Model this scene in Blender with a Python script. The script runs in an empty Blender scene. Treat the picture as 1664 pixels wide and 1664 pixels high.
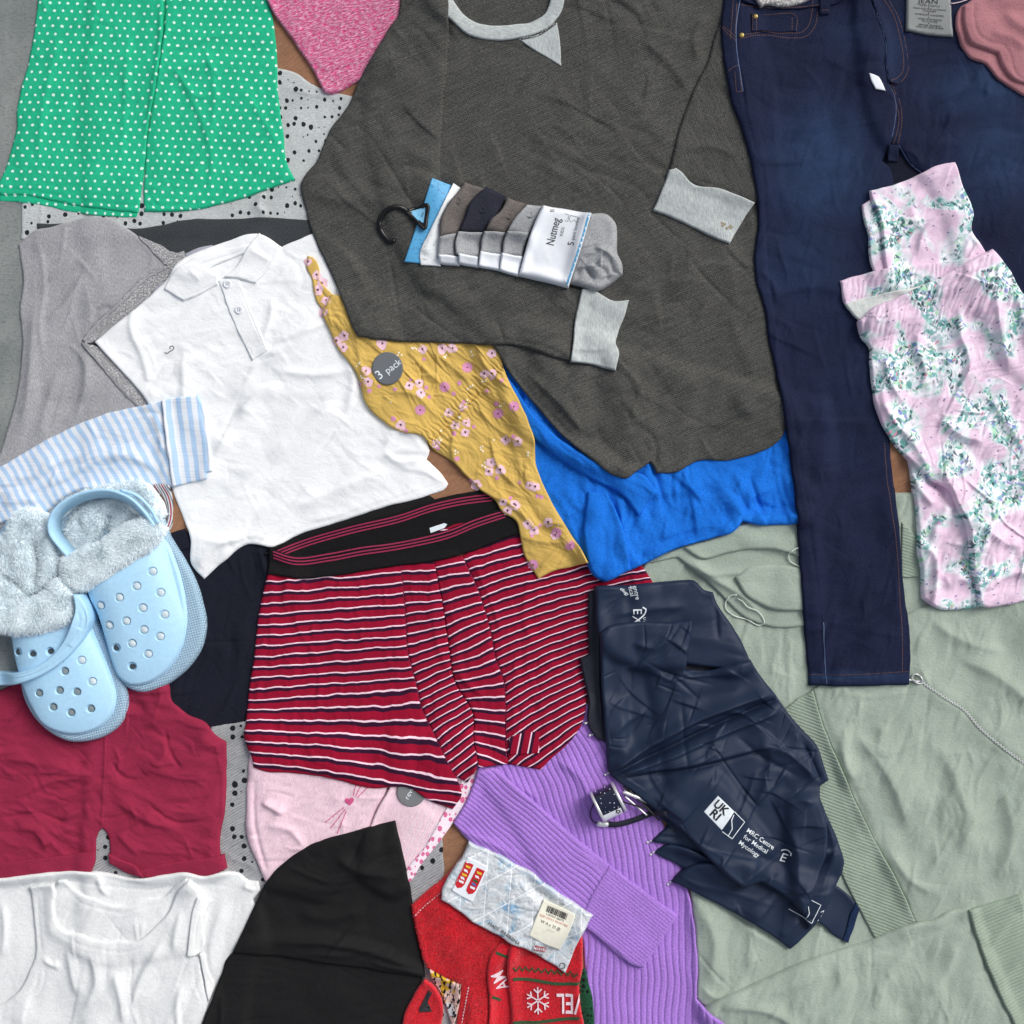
import bpy, bmesh, math, random
import numpy as np
from mathutils import Vector
D = bpy.data
sc = bpy.context.scene
COL = sc.collection
random.seed(4)
R = math.radians
# ---------------------------------------------------------------- camera
CAMH = 2.4
cam_d = D.cameras.new("camera"); cam = D.objects.new("camera", cam_d); COL.objects.link(cam)
cam.location = (0, 0, CAMH + 0.006); cam.rotation_euler = (0, 0, 0)
cam_d.sensor_width = 36; cam_d.lens = 36 * CAMH / 1.664
cam_d.clip_start = 0.05; cam_d.clip_end = 100
sc.camera = cam
# ---------------------------------------------------------------- world, sun, exposure
w = D.worlds.new("World"); sc.world = w; w.use_nodes = True
wn = w.node_tree; wn.nodes.clear()
sky = wn.nodes.new("ShaderNodeTexSky"); sky.sky_type = 'NISHITA'; sky.sun_disc = False
SUN_EL, SUN_AZ = 42, 52       # azimuth: clockwise from image up
sky.sun_elevation = R(SUN_EL); sky.sun_rotation = R(SUN_AZ)
sky.air_density = 1.0; sky.dust_density = 4.0; sky.ozone_density = 0.6
bg = wn.nodes.new("ShaderNodeBackground"); bg.inputs[1].default_value = 0.118
wo = wn.nodes.new("ShaderNodeOutputWorld")
hs = wn.nodes.new("ShaderNodeHueSaturation"); hs.inputs['Saturation'].default_value = .45      # thin cloud greys the sky
wn.links.new(sky.outputs[0], hs.inputs['Color']); wn.links.new(hs.outputs[0], bg.inputs[0]); wn.links.new(bg.outputs[0], wo.inputs[0])
sd = D.lights.new("sun", 'SUN'); sd.energy = 1.6; sd.angle = R(28); sd.color = (1, .985, .96)
sun = D.objects.new("sun", sd); COL.objects.link(sun)
sun.rotation_euler = (R(90 - SUN_EL), 0, R(180 - SUN_AZ))
sun.rotation_euler = Vector((math.sin(R(SUN_AZ)) * math.cos(R(SUN_EL)), math.cos(R(SUN_AZ)) * math.cos(R(SUN_EL)), math.sin(R(SUN_EL)))).to_track_quat('Z', 'Y').to_euler()
sc.view_settings.view_transform = 'Standard'; sc.view_settings.look = 'None'
sc.view_settings.exposure = 0.15; sc.view_settings.gamma = 1
# ================================================================ helpers
# coordinates: plan millimetres with x to the right and y down; origin of the world in the middle
def s2l(c):
    c = c / 255.0
    return c / 12.92 if c <= .04045 else ((c + .055) / 1.055) ** 2.4
def rgb(r, g, b, k=1.0): return (s2l(r) * k, s2l(g) * k, s2l(b) * k, 1)
GS = 2.5; GO = -130.0; GN = int((1664 + 260) / GS) + 1
H = np.zeros((GN, GN))                        # height of the pile so far, H[iy, ix]
def hash2(ix, iy, seed):
    h = (ix.astype(np.int64) * 374761393 + iy.astype(np.int64) * 668265263 + seed * 1442695041) & 0xffffffff
    h = ((h ^ (h >> 13)) * 1274126177) & 0xffffffff
    return (h ^ (h >> 16)) & 0xffff
def perlin(x, y, seed=0):
    x0 = np.floor(x); y0 = np.floor(y); fx = x - x0; fy = y - y0
    ix = x0.astype(np.int64); iy = y0.astype(np.int64)
    u = fx * fx * fx * (fx * (fx * 6 - 15) + 10); v = fy * fy * fy * (fy * (fy * 6 - 15) + 10)
    def g(dx, dy):
        a = hash2(ix + dx, iy + dy, seed) * (2 * math.pi / 65536)
        return np.cos(a) * (fx - dx) + np.sin(a) * (fy - dy)
    a = g(0, 0); b = g(1, 0); c = g(0, 1); d = g(1, 1)
    return 1.5 * ((a + (b - a) * u) * (1 - v) + (c + (d - c) * u) * v)
def P(s):
    out = []
    for t in s.split():
        a = t.split(','); out.append((float(a[0]), float(a[1])))
    return out
def smooth_path(pts, closed, seg=6.0, ang=48, corners=None):
    pts = np.array(pts, float); n = len(pts)
    corner = np.zeros(n, bool)
    for i in range(n):
        if not closed and i in (0, n - 1): corner[i] = True; continue
        a = pts[i] - pts[i - 1]; b = pts[(i + 1) % n] - pts[i]
        t = abs(math.degrees(math.atan2(a[0] * b[1] - a[1] * b[0], a.dot(b) + 1e-9)))
        corner[i] = t > ang
    out = []
    m = n if closed else n - 1
    for i in range(m):
        p1 = pts[i]; p2 = pts[(i + 1) % n]
        p0 = pts[i - 1] if not corner[i] else p1 * 2 - p2
        p3 = pts[(i + 2) % n] if not corner[(i + 1) % n] else p2 * 2 - p1
        if not closed and i + 2 >= n: p3 = p2 * 2 - p1
        L = np.linalg.norm(p2 - p1); k = max(1, int(L / seg))
        # centripetal-ish tangents limited to segment length
        def tan(a, b, c):
            d1 = np.linalg.norm(b - a) + 1e-6; d2 = np.linalg.norm(c - b) + 1e-6
            t = (b - a) / d1 * d2 + (c - b) / d2 * d1
            t = t / (d1 + d2)
            return t * L
        t1 = tan(p0, p1, p2); t2 = tan(p1, p2, p3)
        for j in range(k):
            s = j / k
            h00 = 2 * s**3 - 3 * s**2 + 1; h10 = s**3 - 2 * s**2 + s; h01 = -2 * s**3 + 3 * s**2; h11 = s**3 - s**2
            out.append(h00 * p1 + h10 * t1 + h01 * p2 + h11 * t2)
    if not closed: out.append(pts[-1])
    return np.array(out), pts[corner]
def seg_dist(px, py, poly, closed=True):
    """nearest distance, nearest point and signed side to a polyline, flat arrays"""
    n = len(poly); m = n if closed else n - 1
    best = np.full(px.shape, 1e18); bx = np.zeros_like(px); by = np.zeros_like(px); side = np.zeros_like(px); al = np.zeros_like(px)
    acc = 0.0
    for i in range(m):
        ax, ay = poly[i]; cx, cy = poly[(i + 1) % n]
        dx = cx - ax; dy = cy - ay; L2 = dx * dx + dy * dy + 1e-12
        t = np.clip(((px - ax) * dx + (py - ay) * dy) / L2, 0, 1)
        qx = ax + t * dx; qy = ay + t * dy
        d = (px - qx) ** 2 + (py - qy) ** 2
        k = d < best
        best[k] = d[k]; bx[k] = qx[k]; by[k] = qy[k]
        side[k] = np.sign(dx * (py[k] - ay) - dy * (px[k] - ax))
        L = math.sqrt(L2); al[k] = acc + t[k] * L; acc += L
    return np.sqrt(best), bx, by, side, al, acc
def inside(px, py, poly):
    n = len(poly); r = np.zeros(px.shape, bool)
    for i in range(n):
        ax, ay = poly[i]; cx, cy = poly[(i + 1) % n]
        if ay == cy: continue
        k = (ay > py) != (cy > py)
        r ^= k & (px < (cx - ax) * (py - ay) / (cy - ay) + ax)
    return r
def fold_h(x, y, path, h, w1, w2=None, taper=.25):
    """smooth ridge (or crease if h<0) along a path; w1/w2 widths right/left of the path direction"""
    if w2 is None: w2 = w1
    pl, _ = smooth_path(P(path) if isinstance(path, str) else path, False, 10, 180)
    W = 2.6 * max(w1, w2)
    k = (x > pl[:, 0].min() - W) & (x < pl[:, 0].max() + W) & (y > pl[:, 1].min() - W) & (y < pl[:, 1].max() + W)
    out = np.zeros_like(x)
    if not k.any(): return out
    d, _, _, s, al, tot = seg_dist(x[k], y[k], pl, False)
    wv = np.where(s > 0, w1, w2)
    e = np.clip(np.minimum(al, tot - al) / (tot * taper + 1e-6), 0, 1); e = e * e * (3 - 2 * e) if taper > 0 else 1
    out[k] = h * np.exp(-(d / wv) ** 1.6) * e
    return out
def wrinkle(x, y, amp, sc_, ang=0, an=1.0, kind='b', seed=1, mask=0.0):
    a = R(ang); ca, sa = math.cos(a), math.sin(a)
    wx = perlin(x / (sc_ * 2.3) + 7.1, y / (sc_ * 2.3), seed + 50) * sc_ * .7
    wy = perlin(x / (sc_ * 2.3), y / (sc_ * 2.3) + 3.3, seed + 51) * sc_ * .7
    X = x + wx; Y = y + wy
    u = (X * ca - Y * sa) / (sc_ * an); v = (X * sa + Y * ca) / sc_
    n = perlin(u, v, seed)
    if kind == 'b': h = n * .5 + .5 + .25 * perlin(u * 2.1, v * 2.1, seed + 9)
    elif kind == 'r': h = np.clip(1 - np.abs(n) * 2.2, 0, 1) ** 2
    elif kind == 'f':
        wl = perlin(x / (sc_ * 4), y / (sc_ * 4), seed + 21) * 1.3
        h = np.abs(n * .9 + .0) ** .85 + .45 * np.abs(perlin(u * 1.7 + 3, v * 1.9 + wl, seed + 5)) ** .9 + .18 * np.abs(perlin(u * 3.3, v * 3.9, seed + 6))
    elif kind == 'k': h = 1 - np.abs(n) * 1.6 + .5 * (1 - np.abs(perlin(u * 1.9 + 5, v * 1.9, seed + 3)) * 1.6) - .6
    elif kind == 'v': h = -np.clip(1 - np.abs(n) * 4, 0, 1) ** 1.5
    if mask > 0:
        mk = np.clip(perlin(x / (sc_ * 3.5), y / (sc_ * 3.5), seed + 77) * 1.5 / mask + .6, 0, 1); h = h * mk
    return amp * h
def creases(x, y, st, amp, sc_, ang=0, an=1.0, kind='r', seed=1, mask=0.0):
    """scattered single creases and soft ridges, most of them running along one direction"""
    rs_ = np.random.RandomState(seed); area = len(x) * st * st; wide = kind == 'k'
    n = int(area / (sc_ * sc_ * an * (.95 if mask < .5 else 1.35))) + 1; out = np.zeros_like(x)
    for _ in range(min(n, 260)):
        i = rs_.randint(len(x)); c = (x[i], y[i]); L = sc_ * an * rs_.uniform(.6, 1.9) * .5
        a = R(ang + rs_.normal(0, 20 if rs_.rand() < .75 else 60)); dx, dy = math.cos(a), -math.sin(a); b = rs_.normal(0, .14) * L
        pts = [(c[0] - dx * L, c[1] - dy * L), (c[0] - dx * L * .3 + dy * b, c[1] - dy * L * .3 - dx * b), (c[0] + dx * L * .4 + dy * b * .6, c[1] + dy * L * .4 - dx * b * .6), (c[0] + dx * L, c[1] + dy * L)]
        w1 = max(sc_ * rs_.uniform(.035, .08), 1.1); w2 = sc_ * (rs_.uniform(.14, .34) if not wide else rs_.uniform(.3, .6))
        if rs_.rand() < .5: w1, w2 = w2, w1
        h = 1.4 * amp * rs_.uniform(.25, .85)
        if rs_.rand() < .34: h *= -.75; w1 = w2 = max(sc_ * rs_.uniform(.04, .07), 1.1)
        out += fold_h(x, y, pts, h, w1, w2, .45)
    return out
def boxmax(a, r):
    for ax in (0, 1):
        o = a.copy()
        for k in range(1, r + 1):
            o = np.maximum(o, np.roll(a, k, ax)); o = np.maximum(o, np.roll(a, -k, ax))
        a = o
    return a
def blur(a, s):
    r = int(s * 2.5) + 1; k = np.exp(-.5 * (np.arange(-r, r + 1) / s) ** 2); k /= k.sum()
    for ax in (0, 1):
        p = [(0, 0), (0, 0)]; p[ax] = (r, r); b = np.pad(a, p, 'edge'); o = np.zeros_like(a)
        for i, kk in enumerate(k): o += kk * (b[i:i + a.shape[0], :] if ax == 0 else b[:, i:i + a.shape[1]])
        a = o
    return a
def Hs(x, y, G=None):
    G = H if G is None else G
    fx = np.clip((np.asarray(x, float) - GO) / GS, 0, GN - 1.001); fy = np.clip((np.asarray(y, float) - GO) / GS, 0, GN - 1.001)
    ix = fx.astype(int); iy = fy.astype(int); fx = fx - ix; fy = fy - iy
    return (G[iy, ix] * (1 - fx) + G[iy, ix + 1] * fx) * (1 - fy) + (G[iy + 1, ix] * (1 - fx) + G[iy + 1, ix + 1] * fx) * fy
# ---- objects
def W3(x, y, z): return ((x - 832) / 1000, (832 - y) / 1000, z / 1000)
def thing(name, label, cat, x, y, group=None):
    o = D.objects.new(name, None); COL.objects.link(o); o.empty_display_size = .02
    o.location = W3(x, y, float(Hs(x, y))); o['label'] = label; o['category'] = cat
    if group: o['group'] = group
    return o
def tag(o, label, cat, group=None):
    o['label'] = label; o['category'] = cat
    if group: o['group'] = group
    return o
def mk(name, verts, faces, mats, parent=None, uv=None, fmat=None, smooth=True, stuff=False, label=None):
    """verts (n,3) in plan mm; faces list or (n,3|4) array; uv per vertex (n,2)"""
    V = np.asarray(verts, float); o3 = np.empty_like(V)
    o3[:, 0] = (V[:, 0] - 832) / 1000; o3[:, 1] = (832 - V[:, 1]) / 1000; o3[:, 2] = V[:, 2] / 1000
    if parent is not None: org = np.array(parent_loc(parent))
    else: org = np.array([o3[:, 0].mean(), o3[:, 1].mean(), o3[:, 2].min()])
    o3 -= org
    me = D.meshes.new(name)
    if isinstance(faces, np.ndarray):
        nf, k = faces.shape; lv = faces.ravel().astype(np.int32)
        me.vertices.add(len(o3)); me.vertices.foreach_set("co", o3.ravel())
        me.loops.add(len(lv)); me.loops.foreach_set("vertex_index", lv)
        me.polygons.add(nf); me.polygons.foreach_set("loop_start", np.arange(nf, dtype=np.int32) * k)
        me.update(calc_edges=True)
    else:
        me.from_pydata([tuple(v) for v in o3], [], [list(f) for f in faces]); me.update()
        lv = np.empty(len(me.loops), np.int32); me.loops.foreach_get("vertex_index", lv)
    if uv is not None:
        ul = me.uv_layers.new(name="uv"); ul.data.foreach_set("uv", np.asarray(uv, np.float32)[lv].ravel())
    for m in (mats if isinstance(mats, (list, tuple)) else [mats]): me.materials.append(m)
    if fmat is not None: me.polygons.foreach_set("material_index", np.asarray(fmat, np.int32))
    me.polygons.foreach_set("use_smooth", np.full(len(me.polygons), smooth))
    ob = D.objects.new(name, me); COL.objects.link(ob)
    if parent is not None: ob.parent = parent
    else: ob.location = org
    if stuff: ob['kind'] = 'stuff'
    if label: ob['label'] = label
    return ob
def parent_loc(p):
    l = Vector(p.location)
    while p.parent: p = p.parent; l = l + p.location
    return l
def fixface(F, V):
    """orient all faces so that they look up (y runs down in plan, so flip)"""
    return F[:, ::-1]
def sheet(name, outline, mat, parent=None, t=1.6, step=2.5, wr=(), folds=(), er=3.0, fade=14, fmin=.45, drape=3, dblur=2.0,
          base=None, hf=None, uvf=None, off=(0, 0), jag=0.6, ang=48, uvwarp=.8, update=True, label=None, bottom=None, flat=False, seg=6.0, stuff=False, scallop=None, hard=False):
    global H
    if not flat and not hard and er > 2: er = 2 + (er - 2) * .4
    pts = P(outline) if isinstance(outline, str) else outline
    pts = [(a + off[0], b + off[1]) for a, b in pts]
    poly, corners = smooth_path(pts, True, seg, ang)
    if jag:
        poly = poly + np.stack([perlin(poly[:, 0] / 23, poly[:, 1] / 23, 5), perlin(poly[:, 0] / 23, poly[:, 1] / 23, 6)], 1) * jag * 1.6
    if scallop:
        nxt = np.roll(poly, -1, 0) - np.roll(poly, 1, 0); nn = np.stack([nxt[:, 1], -nxt[:, 0]], 1) / (np.linalg.norm(nxt, axis=1)[:, None] + 1e-6)
        arc = np.cumsum(np.linalg.norm(np.roll(poly, -1, 0) - poly, axis=1)); poly = poly + nn * (np.abs(np.sin(arc / scallop[0] * math.pi)) * scallop[1])[:, None]
    lo = poly.min(0); hi = poly.max(0)
    lo = np.maximum(lo, GO + 6); hi = np.minimum(hi, GO + (GN - 4) * GS)
    i0 = int((lo[0] - GO) / GS) - 1; i1 = int((hi[0] - GO) / GS) + 3; j0 = int((lo[1] - GO) / GS) - 1; j1 = int((hi[1] - GO) / GS) + 3
    i0 = max(i0, 0); j0 = max(j0, 0); i1 = min(i1, GN); j1 = min(j1, GN)
    sub = int(round(GS / step)); st = GS / sub
    nx = (i1 - i0 - 1) * sub + 1; ny = (j1 - j0 - 1) * sub + 1
    gx = GO + i0 * GS + np.arange(nx) * st; gy = GO + j0 * GS + np.arange(ny) * st
    X, Y = np.meshgrid(gx, gy)
    ins = inside(X.ravel(), Y.ravel(), poly).reshape(X.shape)
    cell = ins[:-1, :-1] | ins[1:, :-1] | ins[:-1, 1:] | ins[1:, 1:]
    used = np.zeros(X.shape, bool)
    used[:-1, :-1] |= cell; used[1:, :-1] |= cell; used[:-1, 1:] |= cell; used[1:, 1:] |= cell
    idx = -np.ones(X.shape, int); idx[used] = np.arange(used.sum())
    x = X[used]; y = Y[used]; isin = ins[used]
    d, bx, by, _, _, _ = seg_dist(x, y, poly)
    o = ~isin
    x = np.where(o, bx, x); y = np.where(o, by, y); d = np.where(o, 0, d)
    oi = np.where(o)[0]
    if len(oi):
        for c in corners:
            q = (x[oi] - c[0]) ** 2 + (y[oi] - c[1]) ** 2; k = q.argmin()
            if q[k] < (2.2 * st) ** 2: x[oi[k]], y[oi[k]] = c
    # support
    src = H if base is None else base
    pad = 8; a0 = max(j0 - pad, 0); a1 = min(j1 + pad, GN); b0 = max(i0 - pad, 0); b1 = min(i1 + pad, GN)
    Bw = src[a0:a1, b0:b1]
    if flat: Bb = np.full_like(Bw, bottom if bottom is not None else Bw[j0 - a0:j1 - a0, i0 - b0:i1 - b0].max())
    else:
        Bb = boxmax(Bw, drape) if drape > 0 else Bw
        Bb = blur(Bb, dblur) if dblur > 0 else Bb
        Bb = np.maximum(Bb, Bw + .1)
    Bg = np.zeros_like(H); Bg[a0:a1, b0:b1] = Bb
    B = Hs(x, y, Bg)
    q = 1 - np.clip(d / er, 0, 1); prof = np.sqrt(np.clip(1 - q * q, 0, 1))
    f = fmin + (1 - fmin) * np.clip(d / fade, 0, 1) if fade > 0 else 1.0
    wv = np.zeros_like(x)
    for a in wr:
        if a[4] == 'c': wv += creases(x, y, st, *(a[:4] + ('k',) + a[5:]))
        elif a[4] in 'rk' and a[1] > 9:
            wv += .62 * creases(x, y, st, *a)
            wv += wrinkle(x, y, a[0] * (.95 if a[4] == 'r' else 1.1), a[1] * 1.15, a[2], a[3] * (1.35 if a[4] == 'r' else .8), 'f', a[5] + 300, 1.0)
        elif a[4] == 'b' and a[1] > 15: wv += wrinkle(x, y, a[0] * .7, a[1] * 1.2, *a[2:])
        else: wv += wrinkle(x, y, *a)
    fo = np.zeros_like(x)
    for a in folds: fo += fold_h(x, y, *a) * (1.35 if abs(a[1]) > 2.4 and not flat else 1)
    ex = hf(x, y, d) if hf else 0
    rel = t * (.2 + .8 * prof) + (np.maximum(wv, -t * .6)) * f * (.25 + .75 * prof) + fo * (.3 + .7 * prof) + ex
    z = B + np.maximum(rel, .35 * (0.3 + prof))
    zb = np.minimum(Hs(x, y, src) - .6, z - .5)
    # faces
    c = np.argwhere(cell)
    F = np.stack([idx[c[:, 0], c[:, 1]], idx[c[:, 0] + 1, c[:, 1]], idx[c[:, 0] + 1, c[:, 1] + 1], idx[c[:, 0], c[:, 1] + 1]], 1)
    # rim edges
    E = np.concatenate([F[:, [0, 1]], F[:, [1, 2]], F[:, [2, 3]], F[:, [3, 0]]]); n = len(x)
    key = np.minimum(E[:, 0], E[:, 1]) * n + np.maximum(E[:, 0], E[:, 1])
    _, inv, cnt = np.unique(key, return_inverse=True, return_counts=True)
    Bd = E[cnt[inv] == 1]
    rim = np.unique(Bd); rm = -np.ones(n, int); rm[rim] = n + np.arange(len(rim))
    S = np.stack([Bd[:, 1], Bd[:, 0], rm[Bd[:, 0]], rm[Bd[:, 1]]], 1)
    V = np.concatenate([np.stack([x, y, z], 1), np.stack([x[rim], y[rim], zb[rim]], 1)])
    u, v = (x + 0.0, y + 0.0) if uvf is None else uvf(x, y)
    u = u + uvwarp * wv * .3; v = v + uvwarp * wv * .6 + uvwarp * fo * .4
    UV = np.stack([u, v], 1); UV = np.concatenate([UV, UV[rim]])
    ob = mk(name, V, np.concatenate([F, S]), mat, parent, uv=UV, stuff=stuff, label=label)
    if update:
        Z = np.full(X.shape, -1e9); Z[used] = z; Z[~ins] = -1e9
        Zc = Z[::sub, ::sub]; win = H[j0:j0 + Zc.shape[0], i0:i0 + Zc.shape[1]]
        H[j0:j0 + Zc.shape[0], i0:i0 + Zc.shape[1]] = np.maximum(win, Zc)
    ob['_'] = 0; del ob['_']
    return ob
# ---- things drawn or laid on top
def conform(V2, off): return np.column_stack([V2[:, 0], V2[:, 1], Hs(V2[:, 0], V2[:, 1]) + off])
def fans(name, polys, mat, parent, off=.45, stuff=False, fm=None, label=None):
    V = []; F = []; M = []
    for k, p in enumerate(polys):
        p = np.asarray(p, float); c = p.mean(0); b = len(V); n = len(p)
        V.append(c); V += [c + (q - c) * .5 for q in p]; V += list(p)
        for i in range(n):
            j = (i + 1) % n
            F.append((b, b + 1 + j, b + 1 + i)); F.append((b + 1 + i, b + 1 + j, b + 1 + n + j)); F.append((b + 1 + i, b + 1 + n + j, b + 1 + n + i))
            if fm is not None: M += [fm[k]] * 3
    V = np.array(V); offs = off
    F = np.array(F)
    A = V[F[:, 0]]; B_ = V[F[:, 1]]; C_ = V[F[:, 2]]
    cr = (B_[:, 0] - A[:, 0]) * (C_[:, 1] - A[:, 1]) - (B_[:, 1] - A[:, 1]) * (C_[:, 0] - A[:, 0])
    F[cr > 0] = F[cr > 0][:, ::-1]
    if fm is not None:
        o2 = np.zeros(len(V)); o2[F.ravel()] = np.repeat(np.array(M) * .06, 3); offs = off + o2
    return mk(name, conform(V, offs), F, mat, parent, uv=V, fmat=M if fm is not None else None, stuff=stuff, label=label)
def ribbon(name, paths, width, mat, parent, off=.5, step=3.0, dash=None, stuff=False, raise_=0, smooth=True, label=None, wf=None):
    V = []; F = []
    for path in paths:
        pl, _ = smooth_path(P(path) if isinstance(path, str) else path, False, step, 180 if smooth else 0)
        seglist = []
        if dash:
            L = np.concatenate([[0], np.cumsum(np.linalg.norm(np.diff(pl, axis=0), axis=1))]); s = 0
            while s < L[-1]:
                ts = np.linspace(s, min(s + dash[0], L[-1]), 3)
                seglist.append(np.stack([np.interp(ts, L, pl[:, 0]), np.interp(ts, L, pl[:, 1])], 1)); s += dash[0] + dash[1]
        else: seglist = [pl]
        for sg in seglist:
            tg = np.gradient(sg, axis=0); tg /= np.linalg.norm(tg, axis=1)[:, None] + 1e-9
            nn = np.stack([tg[:, 1], -tg[:, 0]], 1); b = len(V); n = len(sg)
            wd = np.full(n, width / 2) if wf is None else width / 2 * np.array([wf(i / (n - 1)) for i in range(n)])
            V += list(sg - nn * wd[:, None]) + list(sg + nn * wd[:, None])
            for i in range(n - 1): F.append((b + i, b + i + 1, b + n + i + 1, b + n + i))
    V = np.array(V)
    return mk(name, conform(V, off), np.array(F), mat, parent, uv=V, stuff=stuff, label=label)
def tube(name, path, r, mat, parent, zoff=None, z=None, n=8, seg=4, sy=1.0, smooth=True, caps=True, label=None, rf=None):
    """path in plan; z: heights at the given points (absolute mm) or follows the pile + zoff"""
    p0 = np.array(P(path) if isinstance(path, str) else path, float)
    pl, _ = smooth_path(p0, False, seg, 180 if smooth else 0)
    if z is None: zz = Hs(pl[:, 0], pl[:, 1]) + (r * sy if zoff is None else zoff)
    else:
        a0 = np.concatenate([[0], np.cumsum(np.linalg.norm(np.diff(p0, axis=0), axis=1))]); a0 /= a0[-1]
        a1 = np.concatenate([[0], np.cumsum(np.linalg.norm(np.diff(pl, axis=0), axis=1))]); a1 /= a1[-1]
        zz = np.interp(a1, a0, z)
    c = np.column_stack([pl, zz]); tg = np.gradient(c, axis=0); tg /= np.linalg.norm(tg, axis=1)[:, None] + 1e-9
    up = np.array([0, 0, 1.]); sd_ = np.cross(tg, up); sd_ /= np.linalg.norm(sd_, axis=1)[:, None] + 1e-9; up2 = np.cross(sd_, tg)
    V = []; F = []; m = len(c)
    for i in range(m):
        rr = r if rf is None else r * rf(i / (m - 1))
        for k in range(n):
            a = 2 * math.pi * k / n; V.append(c[i] + sd_[i] * math.cos(a) * rr + up2[i] * math.sin(a) * rr * sy)
    for i in range(m - 1):
        for k in range(n): F.append((i * n + k, i * n + (k + 1) % n, (i + 1) * n + (k + 1) % n, (i + 1) * n + k))
    if caps: F.append(tuple(range(n - 1, -1, -1))); F.append(tuple((m - 1) * n + k for k in range(n)))
    V = np.array(V)
    ob = mk(name, V, F, mat, parent, uv=V[:, :2], label=label)
    return ob
def text(name, s, x, y, size, ang, mat, parent, off=.5, align='CENTER', spacing=1.0, sx=1.0, bold=0.0, shear=0.0, clip=None, mirror=False):
    cu = D.curves.new("t", 'FONT'); cu.body = s; cu.size = size; cu.align_x = align; cu.align_y = 'CENTER'; cu.space_character = spacing
    cu.offset = bold; cu.shear = shear; cu.resolution_u = 3
    to = D.objects.new("t", cu); COL.objects.link(to); bpy.context.view_layer.update()
    me = D.meshes.new_from_object(to); D.objects.remove(to); D.curves.remove(cu)
    bm = bmesh.new(); bm.from_mesh(me); D.meshes.remove(me)
    for _ in range(4):
        bmesh.ops.triangulate(bm, faces=bm.faces[:])
        es = [e for e in bm.edges if e.calc_length() > 3.5]
        if not es: break
        bmesh.ops.subdivide_edges(bm, edges=es, cuts=1)
    bmesh.ops.triangulate(bm, faces=bm.faces[:])
    bm.verts.ensure_lookup_table()
    T = np.array([v.co[:2] for v in bm.verts]); F = [[v.index for v in f.verts] for f in bm.faces]; bm.free()
    if not len(T): return None
    T[:, 0] *= sx * (-1 if mirror else 1); a = R(ang)
    V = np.stack([x + T[:, 0] * math.cos(a) - T[:, 1] * math.sin(a), y - (T[:, 0] * math.sin(a) + T[:, 1] * math.cos(a))], 1)
    F = np.array(F)
    if mirror: F = F[:, ::-1]
    if clip is not None:
        pc = inside(V[:, 0][F].mean(1), V[:, 1][F].mean(1), P(clip)); F = F[pc]
    return mk(name, conform(V, off), F, mat, parent, uv=V, smooth=True)
def disc(x, y, r, n=14, ex=1.0, a=0.0):
    return [(x + r * ex * math.cos(2 * math.pi * i / n) * math.cos(a) - r * math.sin(2 * math.pi * i / n) * math.sin(a),
             y + r * ex * math.cos(2 * math.pi * i / n) * math.sin(a) + r * math.sin(2 * math.pi * i / n) * math.cos(a)) for i in range(n)]
def lathe(name, x, y, z0, prof, mat, parent, n=18, ex=1.0, tilt=0.0, label=None):
    """prof: list of (radius, height) from rim to centre"""
    V = []; F = []; m = len(prof)
    for r, h in prof:
        for k in range(n):
            a = 2 * math.pi * k / n; V.append((x + r * math.cos(a), y + r * ex * math.sin(a), z0 + h + tilt * r * math.cos(a)))
    for i in range(m - 1):
        for k in range(n): F.append((i * n + k, (i + 1) * n + k, (i + 1) * n + (k + 1) % n, i * n + (k + 1) % n))
    F.append(tuple((m - 1) * n + k for k in range(n - 1, -1, -1)))
    V = np.array(V); return mk(name, V, F, mat, parent, uv=V[:, :2], label=label)
def fur(name, poly, n, L, mat, parent, wid=.55, comb=(0, 0), seed=3, lift=1.0, zoff=-.5, rnd=.8, jit=2.5):
    rs = np.random.RandomState(seed); pl, _ = smooth_path(P(poly) if isinstance(poly, str) else poly, True, 6, 48)
    lo = pl.min(0); hi = pl.max(0); x = rs.uniform(lo[0], hi[0], n * 3); y = rs.uniform(lo[1], hi[1], n * 3)
    k = inside(x, y, pl); x = x[k][:n]; y = y[k][:n]; n = len(x)
    e = 3.0; gx = (Hs(x + e, y) - Hs(x - e, y)) / (2 * e); gy = (Hs(x, y + e) - Hs(x, y - e)) / (2 * e)
    N = np.stack([-gx, -gy, np.ones(n)], 1); N[:, :2] = np.clip(N[:, :2], -2, 2)
    cl = np.stack([perlin(x / 24, y / 24, seed) , perlin(x / 24, y / 24, seed + 1), np.zeros(n)], 1) * .7
    dr = N * lift + rs.normal(0, .28, (n, 3)) * rnd + cl + np.array([comb[0], comb[1], 0]); dr[:, 2] = np.abs(dr[:, 2]) * .8 + .15
    dr /= np.linalg.norm(dr, axis=1)[:, None]
    Ln = (L * rs.uniform(.6, 1.15, n))[:, None]
    p0 = np.stack([x, y, Hs(x, y) + zoff], 1); g = dr * np.array([1, 1, .75]); g[:, :2] += rs.normal(0, .16, (n, 2)); g[:, 2] -= .25
    p1 = p0 + dr * Ln * .5; p2 = p1 + g * Ln * .5
    sd_ = np.cross(dr, rs.normal(0, 1, (n, 3)) + np.array([0, 0, 1.5])); sd_ /= np.linalg.norm(sd_, axis=1)[:, None] + 1e-9; sd_ *= wid / 2
    V = np.concatenate([p0 - sd_, p0 + sd_, p1 - sd_ * .8, p1 + sd_ * .8, p2]); i = np.arange(n)
    F = np.concatenate([np.stack([i, i + n, i + 3 * n], 1), np.stack([i, i + 3 * n, i + 2 * n], 1), np.stack([i + 2 * n, i + 3 * n, i + 4 * n], 1)])
    return mk(name, V, F, mat, parent, uv=V[:, :2], stuff=True)
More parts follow.
